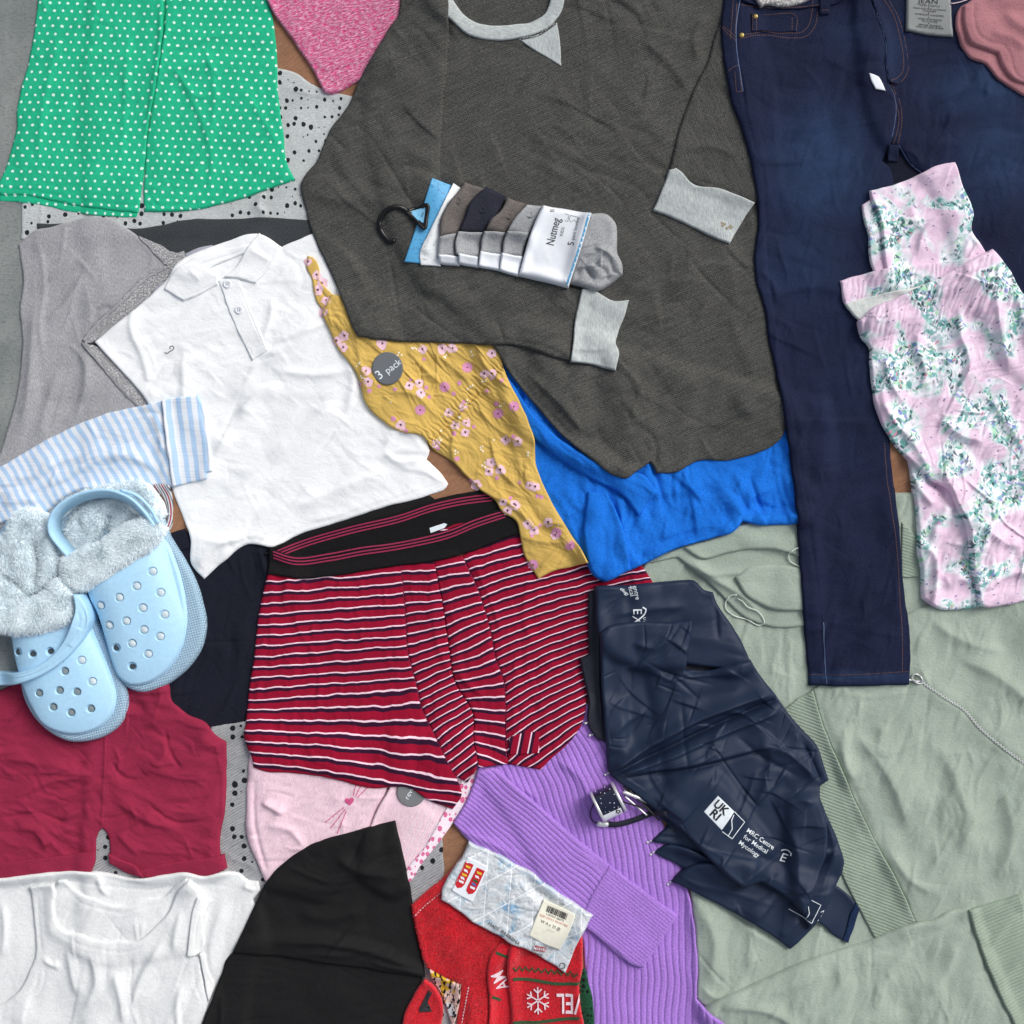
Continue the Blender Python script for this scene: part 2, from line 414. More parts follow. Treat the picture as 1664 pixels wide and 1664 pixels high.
# ================================================================ materials
class NB:
    def __init__(s, name):
        m = D.materials.new(name); m.use_nodes = True; s.m = m; s.nt = m.node_tree; s.nt.nodes.clear(); s.L = s.nt.links.new
        s.out = s.nt.nodes.new("ShaderNodeOutputMaterial"); s.b = s.nt.nodes.new("ShaderNodeBsdfPrincipled"); s.L(s.b.outputs[0], s.out.inputs[0])
        s.uv = s.nt.nodes.new("ShaderNodeUVMap"); s.uv.uv_map = "uv"
        sp = s.nt.nodes.new("ShaderNodeSeparateXYZ"); s.L(s.uv.outputs[0], sp.inputs[0]); s.u = sp.outputs[0]; s.v = sp.outputs[1]
    def put(s, v, i):
        if isinstance(v, (int, float)): i.default_value = v
        elif isinstance(v, tuple): i.default_value = v
        else: s.L(v, i)
    def m_(s, op, a, b=0.0, c=0.0):
        n = s.nt.nodes.new("ShaderNodeMath"); n.operation = op; s.put(a, n.inputs[0]); s.put(b, n.inputs[1]); s.put(c, n.inputs[2]); return n.outputs[0]
    def add(s, a, b): return s.m_('ADD', a, b)
    def sub(s, a, b): return s.m_('SUBTRACT', a, b)
    def mul(s, a, b): return s.m_('MULTIPLY', a, b)
    def lt(s, a, b): return s.m_('LESS_THAN', a, b)
    def gt(s, a, b): return s.m_('GREATER_THAN', a, b)
    def step(s, a, lo, hi):
        n = s.nt.nodes.new("ShaderNodeMapRange"); n.interpolation_type = 'SMOOTHSTEP'; s.put(a, n.inputs[0]); n.inputs[1].default_value = lo; n.inputs[2].default_value = hi; return n.outputs[0]
    def vec(s, a, b):
        n = s.nt.nodes.new("ShaderNodeCombineXYZ"); s.put(a, n.inputs[0]); s.put(b, n.inputs[1]); return n.outputs[0]
    def rot(s, ang, sx=1.0, sy=1.0, u=None, v=None):
        a = R(ang); u = u or s.u; v = v or s.v
        U = s.add(s.mul(u, math.cos(a) / sx), s.mul(v, -math.sin(a) / sx)); V = s.add(s.mul(u, math.sin(a) / sy), s.mul(v, math.cos(a) / sy)); return U, V
    def noise(s, vec, scale=1.0, det=3, rough=.55, dist=0.0):
        n = s.nt.nodes.new("ShaderNodeTexNoise"); s.L(vec, n.inputs['Vector']); n.inputs['Scale'].default_value = scale; n.inputs['Detail'].default_value = det
        n.inputs['Roughness'].default_value = rough; n.inputs['Distortion'].default_value = dist; return n.outputs[0]
    def vor(s, vec, scale=1.0, rnd=1.0):
        n = s.nt.nodes.new("ShaderNodeTexVoronoi"); s.L(vec, n.inputs['Vector']); n.inputs['Scale'].default_value = scale; n.inputs['Randomness'].default_value = rnd; return n
    def mix(s, f, a, b):
        n = s.nt.nodes.new("ShaderNodeMix"); n.data_type = 'RGBA'; s.put(f, n.inputs[0]); s.put(a, n.inputs[6]); s.put(b, n.inputs[7]); return n.outputs[2]
    def ramp(s, f, stops, interp='CONSTANT'):
        n = s.nt.nodes.new("ShaderNodeValToRGB"); s.L(f, n.inputs[0]); r = n.color_ramp; r.interpolation = interp
        while len(r.elements) < len(stops): r.elements.new(.5)
        for e, (p, c) in zip(r.elements, stops): e.position = p; e.color = c
        return n.outputs[0]
    def bump(s, h, strength, dist):
        n = s.nt.nodes.new("ShaderNodeBump"); n.inputs['Strength'].default_value = strength; n.inputs['Distance'].default_value = dist / 1000; s.L(h, n.inputs['Height']); s.L(n.outputs[0], s.b.inputs['Normal']); return n
def fab(name, c1, c2=None, grain=(2.2, 2.2, 0), gc=(.35, .65), rough=.92, bmp=(.5, .5), sheen=.0, pat=None, weave=None, spec=.25, blot=.07, streak=None, ck=.5):
    """woven or knitted cloth: two-tone yarn noise + faint large blotches + yarn bump"""
    n = NB(name); c2 = c2 or tuple(min(1, x * .82) for x in c1[:3]) + (1,)
    U, V = n.rot(grain[2], grain[0], grain[1]); f = n.noise(n.vec(U, V), 1.0, 4, .65)
    f = n.step(f, gc[0], gc[1]); col = n.mix(f, c2, c1)
    big = n.noise(n.vec(n.mul(n.u, 1 / 60), n.mul(n.v, 1 / 60)), 1, 3)
    k = n.add(n.mul(n.step(big, .3, .7), blot * 2), 1 - blot)
    if streak:
        U2, V2 = n.rot(streak[2], streak[0], streak[1]); f2 = n.step(n.noise(n.vec(U2, V2), 1, 3, .6), .35, .65); k = n.mul(k, n.add(n.mul(f2, streak[3]), 1 - streak[3] / 2))
    if pat: col = pat(n, col)
    h = f
    if weave:
        U3, V3 = n.rot(weave[2], weave[0] / 6.2832, weave[1] / 6.2832)
        wv = n.mul(n.m_('SINE', U3), n.m_('SINE', V3)) if weave[0] < 900 else n.m_('SINE', V3)
        h = n.add(n.mul(f, .6), n.mul(wv, weave[3])); k = n.mul(k, n.add(1.0, n.mul(wv, weave[4] if len(weave) > 4 else 0)))
    mm = n.nt.nodes.new("ShaderNodeVectorMath"); mm.operation = 'SCALE'; n.L(col, mm.inputs[0]); n.L(k, mm.inputs['Scale'])
    n.L(mm.outputs[0], n.b.inputs['Base Color']); n.b.inputs['Roughness'].default_value = rough
    n.b.inputs['Specular IOR Level'].default_value = spec
    if sheen: n.b.inputs['Sheen Weight'].default_value = sheen; n.b.inputs['Sheen Roughness'].default_value = .5
    fine = n.noise(n.vec(n.mul(n.u, .8), n.mul(n.v, .8)), 1, 2)
    n.bump(n.add(h, n.mul(fine, .5)), bmp[0], bmp[1])
    if ck:
        cr = n.noise(n.vec(n.mul(n.u, 1 / 15), n.mul(n.v, 1 / 12)), 1, 6, .62, .8); b2 = n.nt.nodes.new("ShaderNodeBump"); b2.inputs['Strength'].default_value = ck; b2.inputs['Distance'].default_value = .0026
        n.L(cr, b2.inputs['Height']); last = [l.from_node for l in n.b.inputs['Normal'].links][0]; n.L(b2.outputs[0], last.inputs['Normal'])
    return n.m
def plain(name, c, rough=.6, metal=0.0, spec=.4, bmp=None, var=.06, coat=0):
    n = NB(name); tc = n.nt.nodes.new("ShaderNodeTexCoord"); f = n.nt.nodes.new("ShaderNodeTexNoise"); n.L(tc.outputs['Object'], f.inputs['Vector']); f.inputs['Scale'].default_value = 180
    f.inputs['Detail'].default_value = 4
    a = tuple(x * (1 - var * 2) for x in c[:3]) + (1,); b = tuple(min(1, x * (1 + var)) for x in c[:3]) + (1,)
    n.L(n.mix(n.step(f.outputs[0], .3, .7), a, b), n.b.inputs['Base Color'])
    n.b.inputs['Roughness'].default_value = rough; n.b.inputs['Metallic'].default_value = metal; n.b.inputs['Specular IOR Level'].default_value = spec
    n.b.inputs['Coat Weight'].default_value = coat
    if bmp: n.bump(f.outputs[0], bmp[0], bmp[1])
    return n.m
# ================================================================ cloth colours
def m_dots(sx, sy, r, c, ang=0):
    def f(n, col):
        U, V = n.rot(ang, sx, sy)
        w1 = n.noise(n.vec(n.mul(n.u, 1 / 40), n.mul(n.v, 1 / 40)), 1, 2); U = n.add(U, n.mul(w1, .5)); V = n.add(V, n.mul(w1, .3))
        best = None
        for o in (0, .5):
            a = n.mul(n.sub(n.m_('FRACT', n.add(U, o)), .5), sx); b = n.mul(n.sub(n.m_('FRACT', n.add(V, o)), .5), sy)
            d = n.m_('SQRT', n.add(n.mul(a, a), n.mul(b, b))); best = d if best is None else n.m_('MINIMUM', best, d)
        return n.mix(n.step(best, r + .35, r - .35), col, c)
    return f
def m_spots(size, c, rmin=.12, rmax=.30, ex=1.35):
    def f(n, col):
        v = n.vor(n.vec(n.mul(n.u, 1 / size), n.mul(n.v, 1 / (size * ex))), 1, .5)
        sp = n.nt.nodes.new("ShaderNodeSeparateColor"); n.L(v.outputs['Color'], sp.inputs[0])
        wob = n.noise(n.vec(n.mul(n.u, 1 / 6), n.mul(n.v, 1 / 6)), 1, 1)
        r = n.add(n.mul(sp.outputs[0], rmax - rmin), rmin); r = n.mul(r, n.add(.75, n.mul(wob, .5)))
        return n.mix(n.step(n.sub(v.outputs['Distance'], r), .02, -.02), col, c)
    return f
def m_stripes(period, bands, axis='v', ang=None, soft=.02):
    def f(n, col):
        if ang is None: t = n.m_('FRACT', n.mul(n.v if axis == 'v' else n.u, 1 / period))
        else: U, V = n.rot(ang, period, period); t = n.m_('FRACT', V)
        for lo, hi, c in bands:
            k = n.mul(n.step(t, lo - soft, lo + soft), n.step(t, hi + soft, hi - soft)); col = n.mix(k, col, c)
        return col
    return f
def m_foliage(n, col):
    big = n.noise(n.vec(n.mul(n.u, 1 / 62), n.mul(n.v, 1 / 70)), 1, 2, .5, .6)
    wu = n.mul(n.noise(n.vec(n.mul(n.u, 1 / 22), n.mul(n.v, 1 / 22)), 1, 1), 16)
    clus = n.step(big, .50, .56)
    halo = n.step(big, .44, .52)
    hz = n.noise(n.vec(n.mul(n.u, 1 / 18), n.mul(n.v, 1 / 18)), 1, 2)
    col = n.mix(n.mul(halo, .7), col, n.mix(n.step(hz, .42, .6), rgb(240, 240, 248), rgb(196, 224, 220)))
    def leaves(col, ang, su, sv, thr, stops, seedoff, dens, gate):
        U, V = n.rot(ang, su * .88, sv * .88, n.add(n.u, wu), n.add(n.v, n.mul(wu, -.7)))
        v = n.vor(n.vec(n.add(U, seedoff), n.add(V, seedoff * 1.7)), 1, 1)
        sp = n.nt.nodes.new("ShaderNodeSeparateColor"); n.L(v.outputs['Color'], sp.inputs[0])
        k = n.mul(n.mul(n.mul(n.step(v.outputs['Distance'], thr + .09, thr - .09), n.lt(sp.outputs[0], dens)), gate), .86)
        return n.mix(k, col, n.ramp(sp.outputs[1], stops))
    tl = [(0, rgb(104, 172, 166)), (.3, rgb(156, 206, 202)), (.5, rgb(164, 214, 176)), (.76, rgb(58, 104, 108)), (.85, rgb(212, 234, 234))]
    col = leaves(col, 25, 17, 8, .56, tl, 3.3, .92, clus)
    col = leaves(col, -50, 11, 5.4, .50, [(0, rgb(44, 84, 90)), (.22, rgb(96, 168, 162)), (.5, rgb(240, 242, 248)), (.84, rgb(130, 136, 200))], 11.1, .8, clus)
    col = leaves(col, 70, 8.5, 5, .44, [(0, rgb(48, 78, 88)), (.22, rgb(245, 245, 250)), (.66, rgb(120, 176, 172)), (.93, rgb(224, 150, 170))], 23.7, .7, clus)
    col = leaves(col, 20, 9, 7, .2, [(0, rgb(60, 70, 92)), (.6, rgb(100, 104, 160))], 41.0, .28, 1.0)
    return col
def m_denim(n, col):
    k = None
    for (x, y, rx, ry, s) in [(1335, 270, 95, 120, .75), (1310, 420, 90, 110, .35), (1600, 150, 110, 60, .6), (1620, 260, 90, 90, .6), (1450, 75, 26, 70, .25), (1380, 60, 45, 40, .25), (1330, 1100, 200, 12, .5), (1370, 620, 70, 200, .10)]:
        a = n.mul(n.sub(n.u, x), 1 / rx); b = n.mul(n.sub(n.v, y), 1 / ry); d = n.m_('SQRT', n.add(n.mul(a, a), n.mul(b, b)))
        g = n.mul(n.step(d, 1.35, .0), s * .72); k = g if k is None else n.m_('MAXIMUM', k, g)
    ns = n.noise(n.vec(n.mul(n.u, 1 / 26), n.mul(n.v, 1 / 34)), 1, 3); tw = n.noise(n.vec(*n.rot(60, 1.4, 5)), 1, 4, .7); k = n.mul(n.mul(k, n.add(.4, n.mul(ns, 1.1))), n.add(.45, n.mul(tw, 1.1))); k = n.add(k, n.mul(n.step(tw, .55, .8), .12))
    return n.mix(k, col, rgb(46, 70, 106))
M = {}
M['green'] = fab('green_cotton', rgb(36, 182, 138), rgb(28, 168, 124), (1.2, 9, 0), bmp=(.35, .4), pat=m_dots(25.5, 14.4, 2.2, rgb(214, 240, 228), 27), blot=.05)
M['greyspot'] = fab('grey_waffle_spots', rgb(194, 198, 198), rgb(172, 177, 178), (6, 1.8, 8), bmp=(.5, .5), pat=m_spots(12.5, rgb(34, 38, 42), .17, .33, 1.15))
M['greyspot2'] = fab('grey_rib_spots', rgb(168, 170, 172), rgb(138, 140, 143), (14, 1.4, 30), bmp=(.6, .6), pat=m_spots(17, rgb(26, 28, 32), .19, .31, 1.05), weave=(1e3, 4.2, 30, 1.0, .12))
M['charcoal'] = fab('charcoal_jersey', rgb(66, 70, 73), rgb(50, 54, 57), (2, 2, 0))
M['pinkknit'] = fab('pink_marl_knit', rgb(246, 178, 206), rgb(228, 70, 138), (8, 2.4, 22), gc=(.38, .64), bmp=(1, 1.6), blot=.06, streak=(30, 7, 22, .16), sheen=.2)
M['cami'] = fab('grey_marl_jersey', rgb(168, 168, 171), rgb(146, 146, 150), (2.2, 5, 10), sheen=.15)
M['lace'] = fab('grey_lace', rgb(198, 198, 200), rgb(166, 166, 170), (2.6, 2.6, 30), gc=(.38, .56), bmp=(1, 1.8))
M['satin'] = fab('grey_satin', rgb(166, 167, 178), rgb(156, 157, 168), (1.5, 8, 0), rough=.45, bmp=(.1, .2), spec=.4)
M['white'] = fab('white_pique', rgb(240, 242, 243), rgb(232, 234, 236), (2, 2, 0), bmp=(.25, .3), blot=.015)
M['white2'] = fab('white_jersey', rgb(228, 230, 230), rgb(218, 220, 221), (2, 5, 0), bmp=(.3, .3), blot=.02)
M['yellow'] = fab('mustard_cotton', rgb(210, 177, 98), rgb(199, 165, 86), (2, 2, 0), bmp=(.35, .3), blot=.07)
M['blue'] = fab('bright_blue_jersey', rgb(22, 116, 216), rgb(14, 96, 194), (5, 1.8, 20), bmp=(.35, .35), blot=.05)
M['henley'] = fab('charcoal_waffle_knit', rgb(86, 86, 83), rgb(58, 58, 56), (4.2, 1.7, 25), gc=(.34, .66), bmp=(.6, .8), weave=(4.2, 3.8, 25, .6, .2), streak=(46, 3.4, 25, .32), blot=.06)
M['marl'] = fab('pale_grey_marl', rgb(188, 194, 193), rgb(160, 167, 167), (2.0, 11, 8), gc=(.34, .66), bmp=(.3, .3))
M['denim'] = fab('dark_denim', rgb(25, 34, 64), rgb(12, 18, 42), (1.6, 3, 75), gc=(.3, .7), rough=.85, bmp=(.5, .4), pat=m_denim, blot=.08, spec=.2)
M['denimin'] = fab('denim_inside', rgb(20, 24, 44), rgb(12, 15, 30), (1.6, 3, 75))
M['orange'] = plain('orange_thread', rgb(104, 74, 66), .8)
M['dpink'] = fab('dusty_pink_jersey', rgb(176, 122, 128), rgb(162, 108, 115), (2, 3, 0), sheen=.15)
M['floral'] = fab('pink_floral_viscose', rgb(230, 206, 224), rgb(220, 192, 214), (14, 14, 0), bmp=(.2, .2), pat=m_foliage, blot=.04)
M['floralin'] = fab('floral_reverse', rgb(214, 216, 214), rgb(196, 206, 200), (6, 6, 0), bmp=(.3, .3))
M['sage'] = fab('sage_fleece', rgb(161, 174, 161), rgb(149, 162, 149), (3, 3, 0), gc=(.3, .7), bmp=(.4, .4), sheen=.2, blot=.04)
M['sagerib'] = fab('sage_rib', rgb(150, 164, 149), rgb(136, 151, 136), (2, 2, 0), bmp=(.3, .3))
M['stripe'] = fab('blue_white_stripe', rgb(226, 230, 236), rgb(216, 222, 230), (2, 2, 0), bmp=(.3, .3), pat=m_stripes(1.0, [(.0, .5, rgb(172, 200, 230))], 'u', soft=.05), blot=.02)
M['navy'] = fab('navy_jersey', rgb(22, 25, 40), rgb(15, 17, 29), (2, 3, 0), bmp=(.4, .4))
M['black'] = fab('black_poplin', rgb(15, 14, 16), rgb(11, 10, 12), (2, 2, 0), rough=.8, bmp=(.15, .2), spec=.3)
M['trunk'] = fab('crimson_stripe_jersey', rgb(152, 2, 44), rgb(136, 2, 38), (2, 2, 0), bmp=(.3, .3), pat=m_stripes(17.2, [(.0, .13, rgb(240, 206, 222)), (.13, .42, rgb(44, 8, 40))]), blot=.05)
M['elastic'] = fab('black_elastic', rgb(10, 7, 10), rgb(6, 4, 7), (1.2, 6, 0), bmp=(.6, .4), rough=.8)
M['crimson'] = plain('crimson_thread', rgb(150, 34, 76), .8)
M['berry'] = fab('berry_twill', rgb(152, 40, 70), rgb(134, 32, 60), (2.6, 1.4, 40), bmp=(.35, .35), blot=.08)
M['berryth'] = plain('berry_thread', rgb(122, 22, 56), .8)
M['capp'] = fab('pale_pink_slub', rgb(236, 208, 218), rgb(224, 190, 203), (12, 2, 70), bmp=(.4, .5), blot=.03)
M['purple'] = fab('purple_knit', rgb(176, 132, 216), rgb(150, 106, 194), (3.2, 2, 20), bmp=(.5, .5), sheen=.25, blot=.05)
M['umb'] = fab('navy_nylon', rgb(29, 43, 67), rgb(25, 38, 60), (1.5, 1.5, 0), rough=.58, bmp=(.05, .1), spec=.26, blot=.03, ck=.06)
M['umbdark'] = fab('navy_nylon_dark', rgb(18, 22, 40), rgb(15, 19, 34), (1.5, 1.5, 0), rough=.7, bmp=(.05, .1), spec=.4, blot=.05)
M['redsock'] = fab('red_fluffy_knit', rgb(234, 14, 42), rgb(196, 8, 30), (2.6, 2.6, 0), gc=(.3, .7), bmp=(.9, 1.2), sheen=.3, blot=.12)
M['green2'] = fab('dark_green_yarn', rgb(60, 92, 62), rgb(40, 66, 44), (2, 2, 0))
M['wyarn'] = fab('white_yarn', rgb(238, 222, 228), rgb(222, 190, 200), (2, 2, 0))
M['clog'] = plain('sky_blue_foam', rgb(174, 216, 243), .42, spec=.4, bmp=(.08, .2), var=.025)
M['clogsole'] = None
M['furm'] = plain('pale_grey_plush', rgb(234, 245, 250), .9, spec=.1, var=.02)
M['cord'] = plain('pale_cord', rgb(206, 216, 204), .5)
M['card'] = fab('brown_kraft_card', rgb(152, 112, 86), rgb(136, 98, 74), (18, 4, 35), gc=(.3, .7), bmp=(.3, .3), blot=.06)
M['metal'] = plain('bright_metal', rgb(222, 223, 224), .36, metal=.55, var=.02)
M['silver'] = fab('silver_foil_fabric', rgb(206, 204, 202), rgb(120, 116, 116), (4, 4, 0), rough=.4, bmp=(.8, 1), spec=.6)
M['brass'] = plain('aged_brass', rgb(150, 130, 84), .35, metal=1.0)
M['wprint'] = plain('white_ink', rgb(222, 230, 236), .7, var=.02)
M['ink'] = plain('black_ink', rgb(34, 34, 38), .7)
M['greyink'] = plain('grey_ink', rgb(92, 94, 96), .7)
M['plwhite'] = plain('white_card_stock', rgb(226, 230, 236), .45, var=.01)
M['blackpl'] = plain('black_plastic', rgb(16, 16, 18), .35, var=.02)
M['bluecard'] = None
# concrete ground
def ground_mat():
    n = NB('weathered_concrete'); f1 = n.noise(n.vec(n.mul(n.u, 1 / 90), n.mul(n.v, 1 / 140)), 1, 5, .6, .4); f2 = n.noise(n.vec(n.mul(n.u, 1 / 7), n.mul(n.v, 1 / 4)), 1, 5, .7)
    c = n.mix(n.step(f1, .3, .7), rgb(112, 118, 117), rgb(142, 146, 144)); c = n.mix(n.mul(n.step(f2, .50, .70), .7), c, rgb(82, 88, 86)); sp_ = n.noise(n.vec(n.mul(n.u, .4), n.mul(n.v, .4)), 1, 3, .7); c = n.mix(n.mul(n.step(sp_, .58, .7), .6), c, rgb(170, 172, 168)); n.L(c, n.b.inputs['Base Color'])
    n.b.inputs['Roughness'].default_value = .9; n.bump(n.add(f2, f1), .8, 1.5); return n.m
M['ground'] = ground_mat()
def spotted_card(name, c, cs, th=.62, size=4.5):
    n = NB(name); f = n.noise(n.vec(n.mul(n.u, 1 / size), n.mul(n.v, 1 / size)), 1, 3, .6); b = n.noise(n.vec(n.mul(n.u, 1 / 26), n.mul(n.v, 1 / 26)), 1, 2)
    n.L(n.mix(n.mul(n.step(n.add(f, n.mul(b, .3)), th + .1, th + .2), .6), c, cs), n.b.inputs['Base Color']); n.b.inputs['Roughness'].default_value = .5; n.bump(f, .1, .2); return n.m
M['bluecard'] = spotted_card('blue_display_card', rgb(84, 166, 214), rgb(40, 92, 128))
M['spotcard'] = spotted_card('spotted_white_card', rgb(226, 230, 232), rgb(110, 116, 112))
def sole_mat():
    n = NB('blue_foam_textured_rim'); U, V = n.rot(35, 1 / 1.7, 1 / 1.7); a = n.mul(n.m_('SINE', U), n.m_('SINE', V))
    n.L(n.mix(n.step(a, -.4, .4), rgb(140, 176, 204), rgb(190, 219, 238)), n.b.inputs['Base Color']); n.b.inputs['Roughness'].default_value = .45; n.bump(a, .8, 1.2); return n.m
M['clogsole'] = sole_mat()
# ================================================================ setting
gv = []; 
g = mk('ground', [(-8000, 9600, 0), (9600, 9600, 0), (9600, -8000, 0), (-8000, -8000, 0)], [(0, 1, 2, 3)], M['ground'], uv=[(-8000, 9600), (9600, 9600), (9600, -8000), (-8000, -8000)], smooth=False)
g['kind'] = 'structure'
CR = (1.6, 34, 20, 1.0, 'b', 3, .0)
o = sheet('cardboard_sheet', "150,-90 700,-84 1300,-92 1760,-88 1764,700 1758,1764 900,1756 150,1762 144,1000 152,500", M['card'], t=3, wr=[(2, 90, 80, 2, 'b', 8, 0)], er=1.5, fade=0, folds=[("150,760 1700,790", -1.5, 3), ("900,-80 905,1750", -1.5, 3)])
tag(o, "brown cardboard sheet showing in the gaps beneath the laid out clothes", "cardboard")
o = sheet('spotted_pyjama_top', "150,90 450,110 480,118 505,135 620,165 640,300 560,372 350,376 180,378 100,384 50,393 32,388 34,330 45,200", M['greyspot'], t=1.6,
  wr=[(1.8, 30, 60, 2, 'b', 12, 0)], folds=[("436,350 420,335 432,312", 3, 4, 9), ("452,140 500,152 560,160", 1.6, 3), ("67,325 64,390", 1.2, 2)])
tag(o, "pale grey waffle top with black spots, under the green polka dot shorts", "top")
o = sheet('charcoal_trousers', "59,363 120,362 170,358 209,371 260,366 303,357 360,356 430,354 500,358 560,370 600,560 560,640 80,640 70,500", M['charcoal'], t=1.4, wr=[(1, 45, 0, 2, 'b', 14, 0)])
tag(o, "plain charcoal jersey garment showing as a dark band above the white polo", "trousers")
# green shorts
T = thing('polka_dot_shorts', "green shorts with small white polka dots at the top left", "shorts", 240, 160)
sheet('lining', "252,-60 278,-60 278,60 262,130 248,110", M['green'], T, t=.8)
gw = [(2.2, 26, 78, 3, 'b', 21, 0), (1.5, 60, 100, 2.5, 'b', 22, 0), (2.0, 34, 20, 2.5, 'r', 23, .9)]
Hb = H.copy()
sheet('lining', "-2,310 60,318 124,333 188,342 224,346 222,353 180,352 118,344 60,331 -4,325", M['green'], T, t=.8)
sheet('leg', "62,-60 57,27 44,101 30,155 25,192 26,204 18,236 8,270 -8,306 0,317 30,316 67,322 124,334 188,343 225,346 227,336 231,305 237,260 242,200 252,160 264,80 266,20 264,-60", M['green'], T, t=2.2, wr=gw, base=Hb,
  folds=[("262,-20 262,60 250,150 236,260", 3.5, 5, 9), ("210,20 205,160 195,300", 1.6, 6), ("100,30 70,180 60,300", 2.2, 7), ("-2,304 67,312 124,324 188,332 224,335", -.9, 1.6, 1.6, .02)])
sheet('leg', "266,-60 268,40 262,90 247,180 240,215 237,260 234,300 235,345 303,343 370,330 437,308 479,293 466,262 461,219 453,162 448,67 441,20 434,-10 430,-60", M['green'], T, t=2.6, wr=gw, base=Hb,
  folds=[("270,10 262,100 244,190", 3, 4, 8), ("290,120 330,200 345,260 338,330", 2.2, 5, 9), ("330,60 350,150 340,240", 1.8, 6), ("280,110 330,160 350,150", 2, 3, 7), ("400,150 430,200 460,250", 1.6, 5), ("236,334 303,332 370,319 437,298 474,284", -.9, 1.6, 1.6, .02)])
o = sheet('knitted_jumper', "425,-60 434,0 477,67 511,118 528,152 534,153 582,133 612,118 650,90 720,20 720,-60", M['pinkknit'], t=7, er=6, step=1.25,
  wr=[(2.5, 40, 30, 2, 'b', 31, 0), (1.0, 4.2, 22, 3.2, 'k', 33, 0)], folds=[("508,120 530,122 560,112 600,100", -2.0, 2.6)])
tag(o, "chunky knitted jumper in bright pink and white marl yarn", "jumper")
# grey camisole
T = thing('lace_camisole', "grey marl camisole with lace trimmed neckline beside the white polo", "camisole", 130, 550)
sheet('shoulder_strap', "301,412 324,402 344,398 352,404 354,413 330,420 303,430", M['satin'], T, t=1.2, er=1.5, wr=[(.6, 20, 0, 1, 'b', 2, 0)])
sheet('shoulder_strap', "276,450 276,466 260,484 232,495 250,472 262,458", M['satin'], T, t=1.2, er=1.5)
sheet('body', "58,374 80,369 112,361 151,353 184,358 205,370 227,386 249,408 273,430 234,453 184,503 149,531 134,555 170,600 225,661 260,700 200,780 60,850 -60,890 -60,830 0,732 13,689 24,650 30,618 35,546 31,499 37,455 31,417 29,397", M['cami'], T, t=2.4,
  wr=[(3, 38, 75, 2.2, 'b', 41, 0), (2.6, 30, 60, 3, 'r', 42, .9)],
  folds=[("57,376 68,420 72,470 66,520 72,600", 2, 4), ("60,470 52,560 46,640 30,720", 4.5, 9, 16), ("140,440 112,485 85,512 68,520", 3.5, 5, 12), ("75,460 110,430 125,420", 2, 5, 9), ("100,590 80,650 60,720", 3, 8, 12), ("136,560 140,620 120,690", 2.5, 6, 10), ("112,560 125,570 136,590", 2, 4), ("150,525 160,505 186,500", -3, 4), ("240,445 250,420 225,390", 1.5, 4)])
for nm, pl in (('a', "226,384 240,391 259,398 270,405 288,412 299,408 301,418 300,436 282,434 273,431 250,410"), ('b', "301,424 279,445 260,460 234,490 208,512 184,536 160,549 140,556 134,553 150,532 180,505 215,470 240,445 262,436 275,432 288,424"), ('c', "134,557 152,562 172,574 190,590 213,612 235,640 250,658 226,661 200,635 170,600 148,575")):
    sheet('lace_trim', pl, M['lace'], T, t=1.0, step=1.25, er=1, wr=[(.9, 5, 30, 1.5, 'k', 44, 0)], scallop=(9, 1.8), fade=4)
ribbon('binding', ["136,556 165,522 200,490 240,452 275,434", "137,560 165,592 195,630 228,663"], 3.2, M['cami'], T, off=1.4)
# navy and black garments between
T = thing('navy_top', "dark navy jersey top between the blue clogs and the striped trunks", "top", 350, 1020)
sheet('body', "230,880 268,872 300,862 330,880 400,880 440,885 480,930 470,1100 430,1185 397,1189 367,1197 350,1200 320,1190 260,1170 230,1120 200,1000", M['navy'], T, t=2, wr=[(4, 40, 100, 2, 'b', 61, 0), (3.5, 30, 80, 2.5, 'r', 62, .8)], folds=[("388,895 396,940 412,980", 1.6, 3), ("420,884 437,945", 3, 5), ("353,1186 396,1175", -.8, 1.5)])
sheet('waistband', "266,870 300,859 312,891 283,899", M['navy'], T, t=1.6, er=1.5)
o = sheet('black_shirt', "430,900 480,868 545,846 636,817 690,802 706,811 712,832 600,860 460,905", M['black'], t=1.5)
tag(o, "black garment edge peeking out below the white polo hem", "shirt")

# white polo
T = thing('polo_shirt', "plain white polo shirt with soft collar and tiny chest motif", "polo shirt", 440, 660)
ww = [(6, 52, 28, 2.0, 'b', 52, 0), (4.2, 54, 30, 2.4, 'r', 53, 1.0), (1.6, 28, -30, 1.8, 'r', 54, .9)]
sheet('body', "285,432 300,420 325,408 370,392 422,380 458,402 508,380 560,420 640,560 700,700 694,712 698,732 693,747 716,769 728,786 725,792 696,805 636,821 545,850 484,870 444,889 404,884 370,907 332,941 310,911 311,880 296,837 275,780 255,700 240,655 190,595 155,556 185,530 235,490 275,450", M['white'], T, t=1.6, wr=ww,
  folds=[("225,470 215,540 232,580 246,640", 2.6, 5, 10), ("445,480 440,520 425,560", 2.5, 6), ("440,560 480,545 545,520", 3.5, 5, 12), ("520,520 470,560 420,585", 4, 5, 12), ("460,620 420,640 380,680", 4.5, 5, 14), ("560,640 500,690 430,750", 5, 10, 16), ("640,760 560,790 470,830", 4, 8, 14), ("440,600 520,610 580,600", 3, 6, 10),
   ("330,520 380,500 430,500", 2, 5, 9), ("690,745 650,750 620,730", 3.5, 4, 8), ("620,730 650,700 690,715", 3, 5, 9), ("645,760 690,768 722,786", 2, 3, 7), ("380,690 350,740 330,800", 3.5, 8, 12), ("300,560 300,640 310,700", 2.5, 6, 12), ("318,925 350,890 400,868", 4, 5, 10), ("555,560 575,620 560,680", 3.5, 9), ("325,930 360,898 404,875 444,880 484,861 545,841 636,812 720,784", -.8, 1.5, 1.5, .02)])
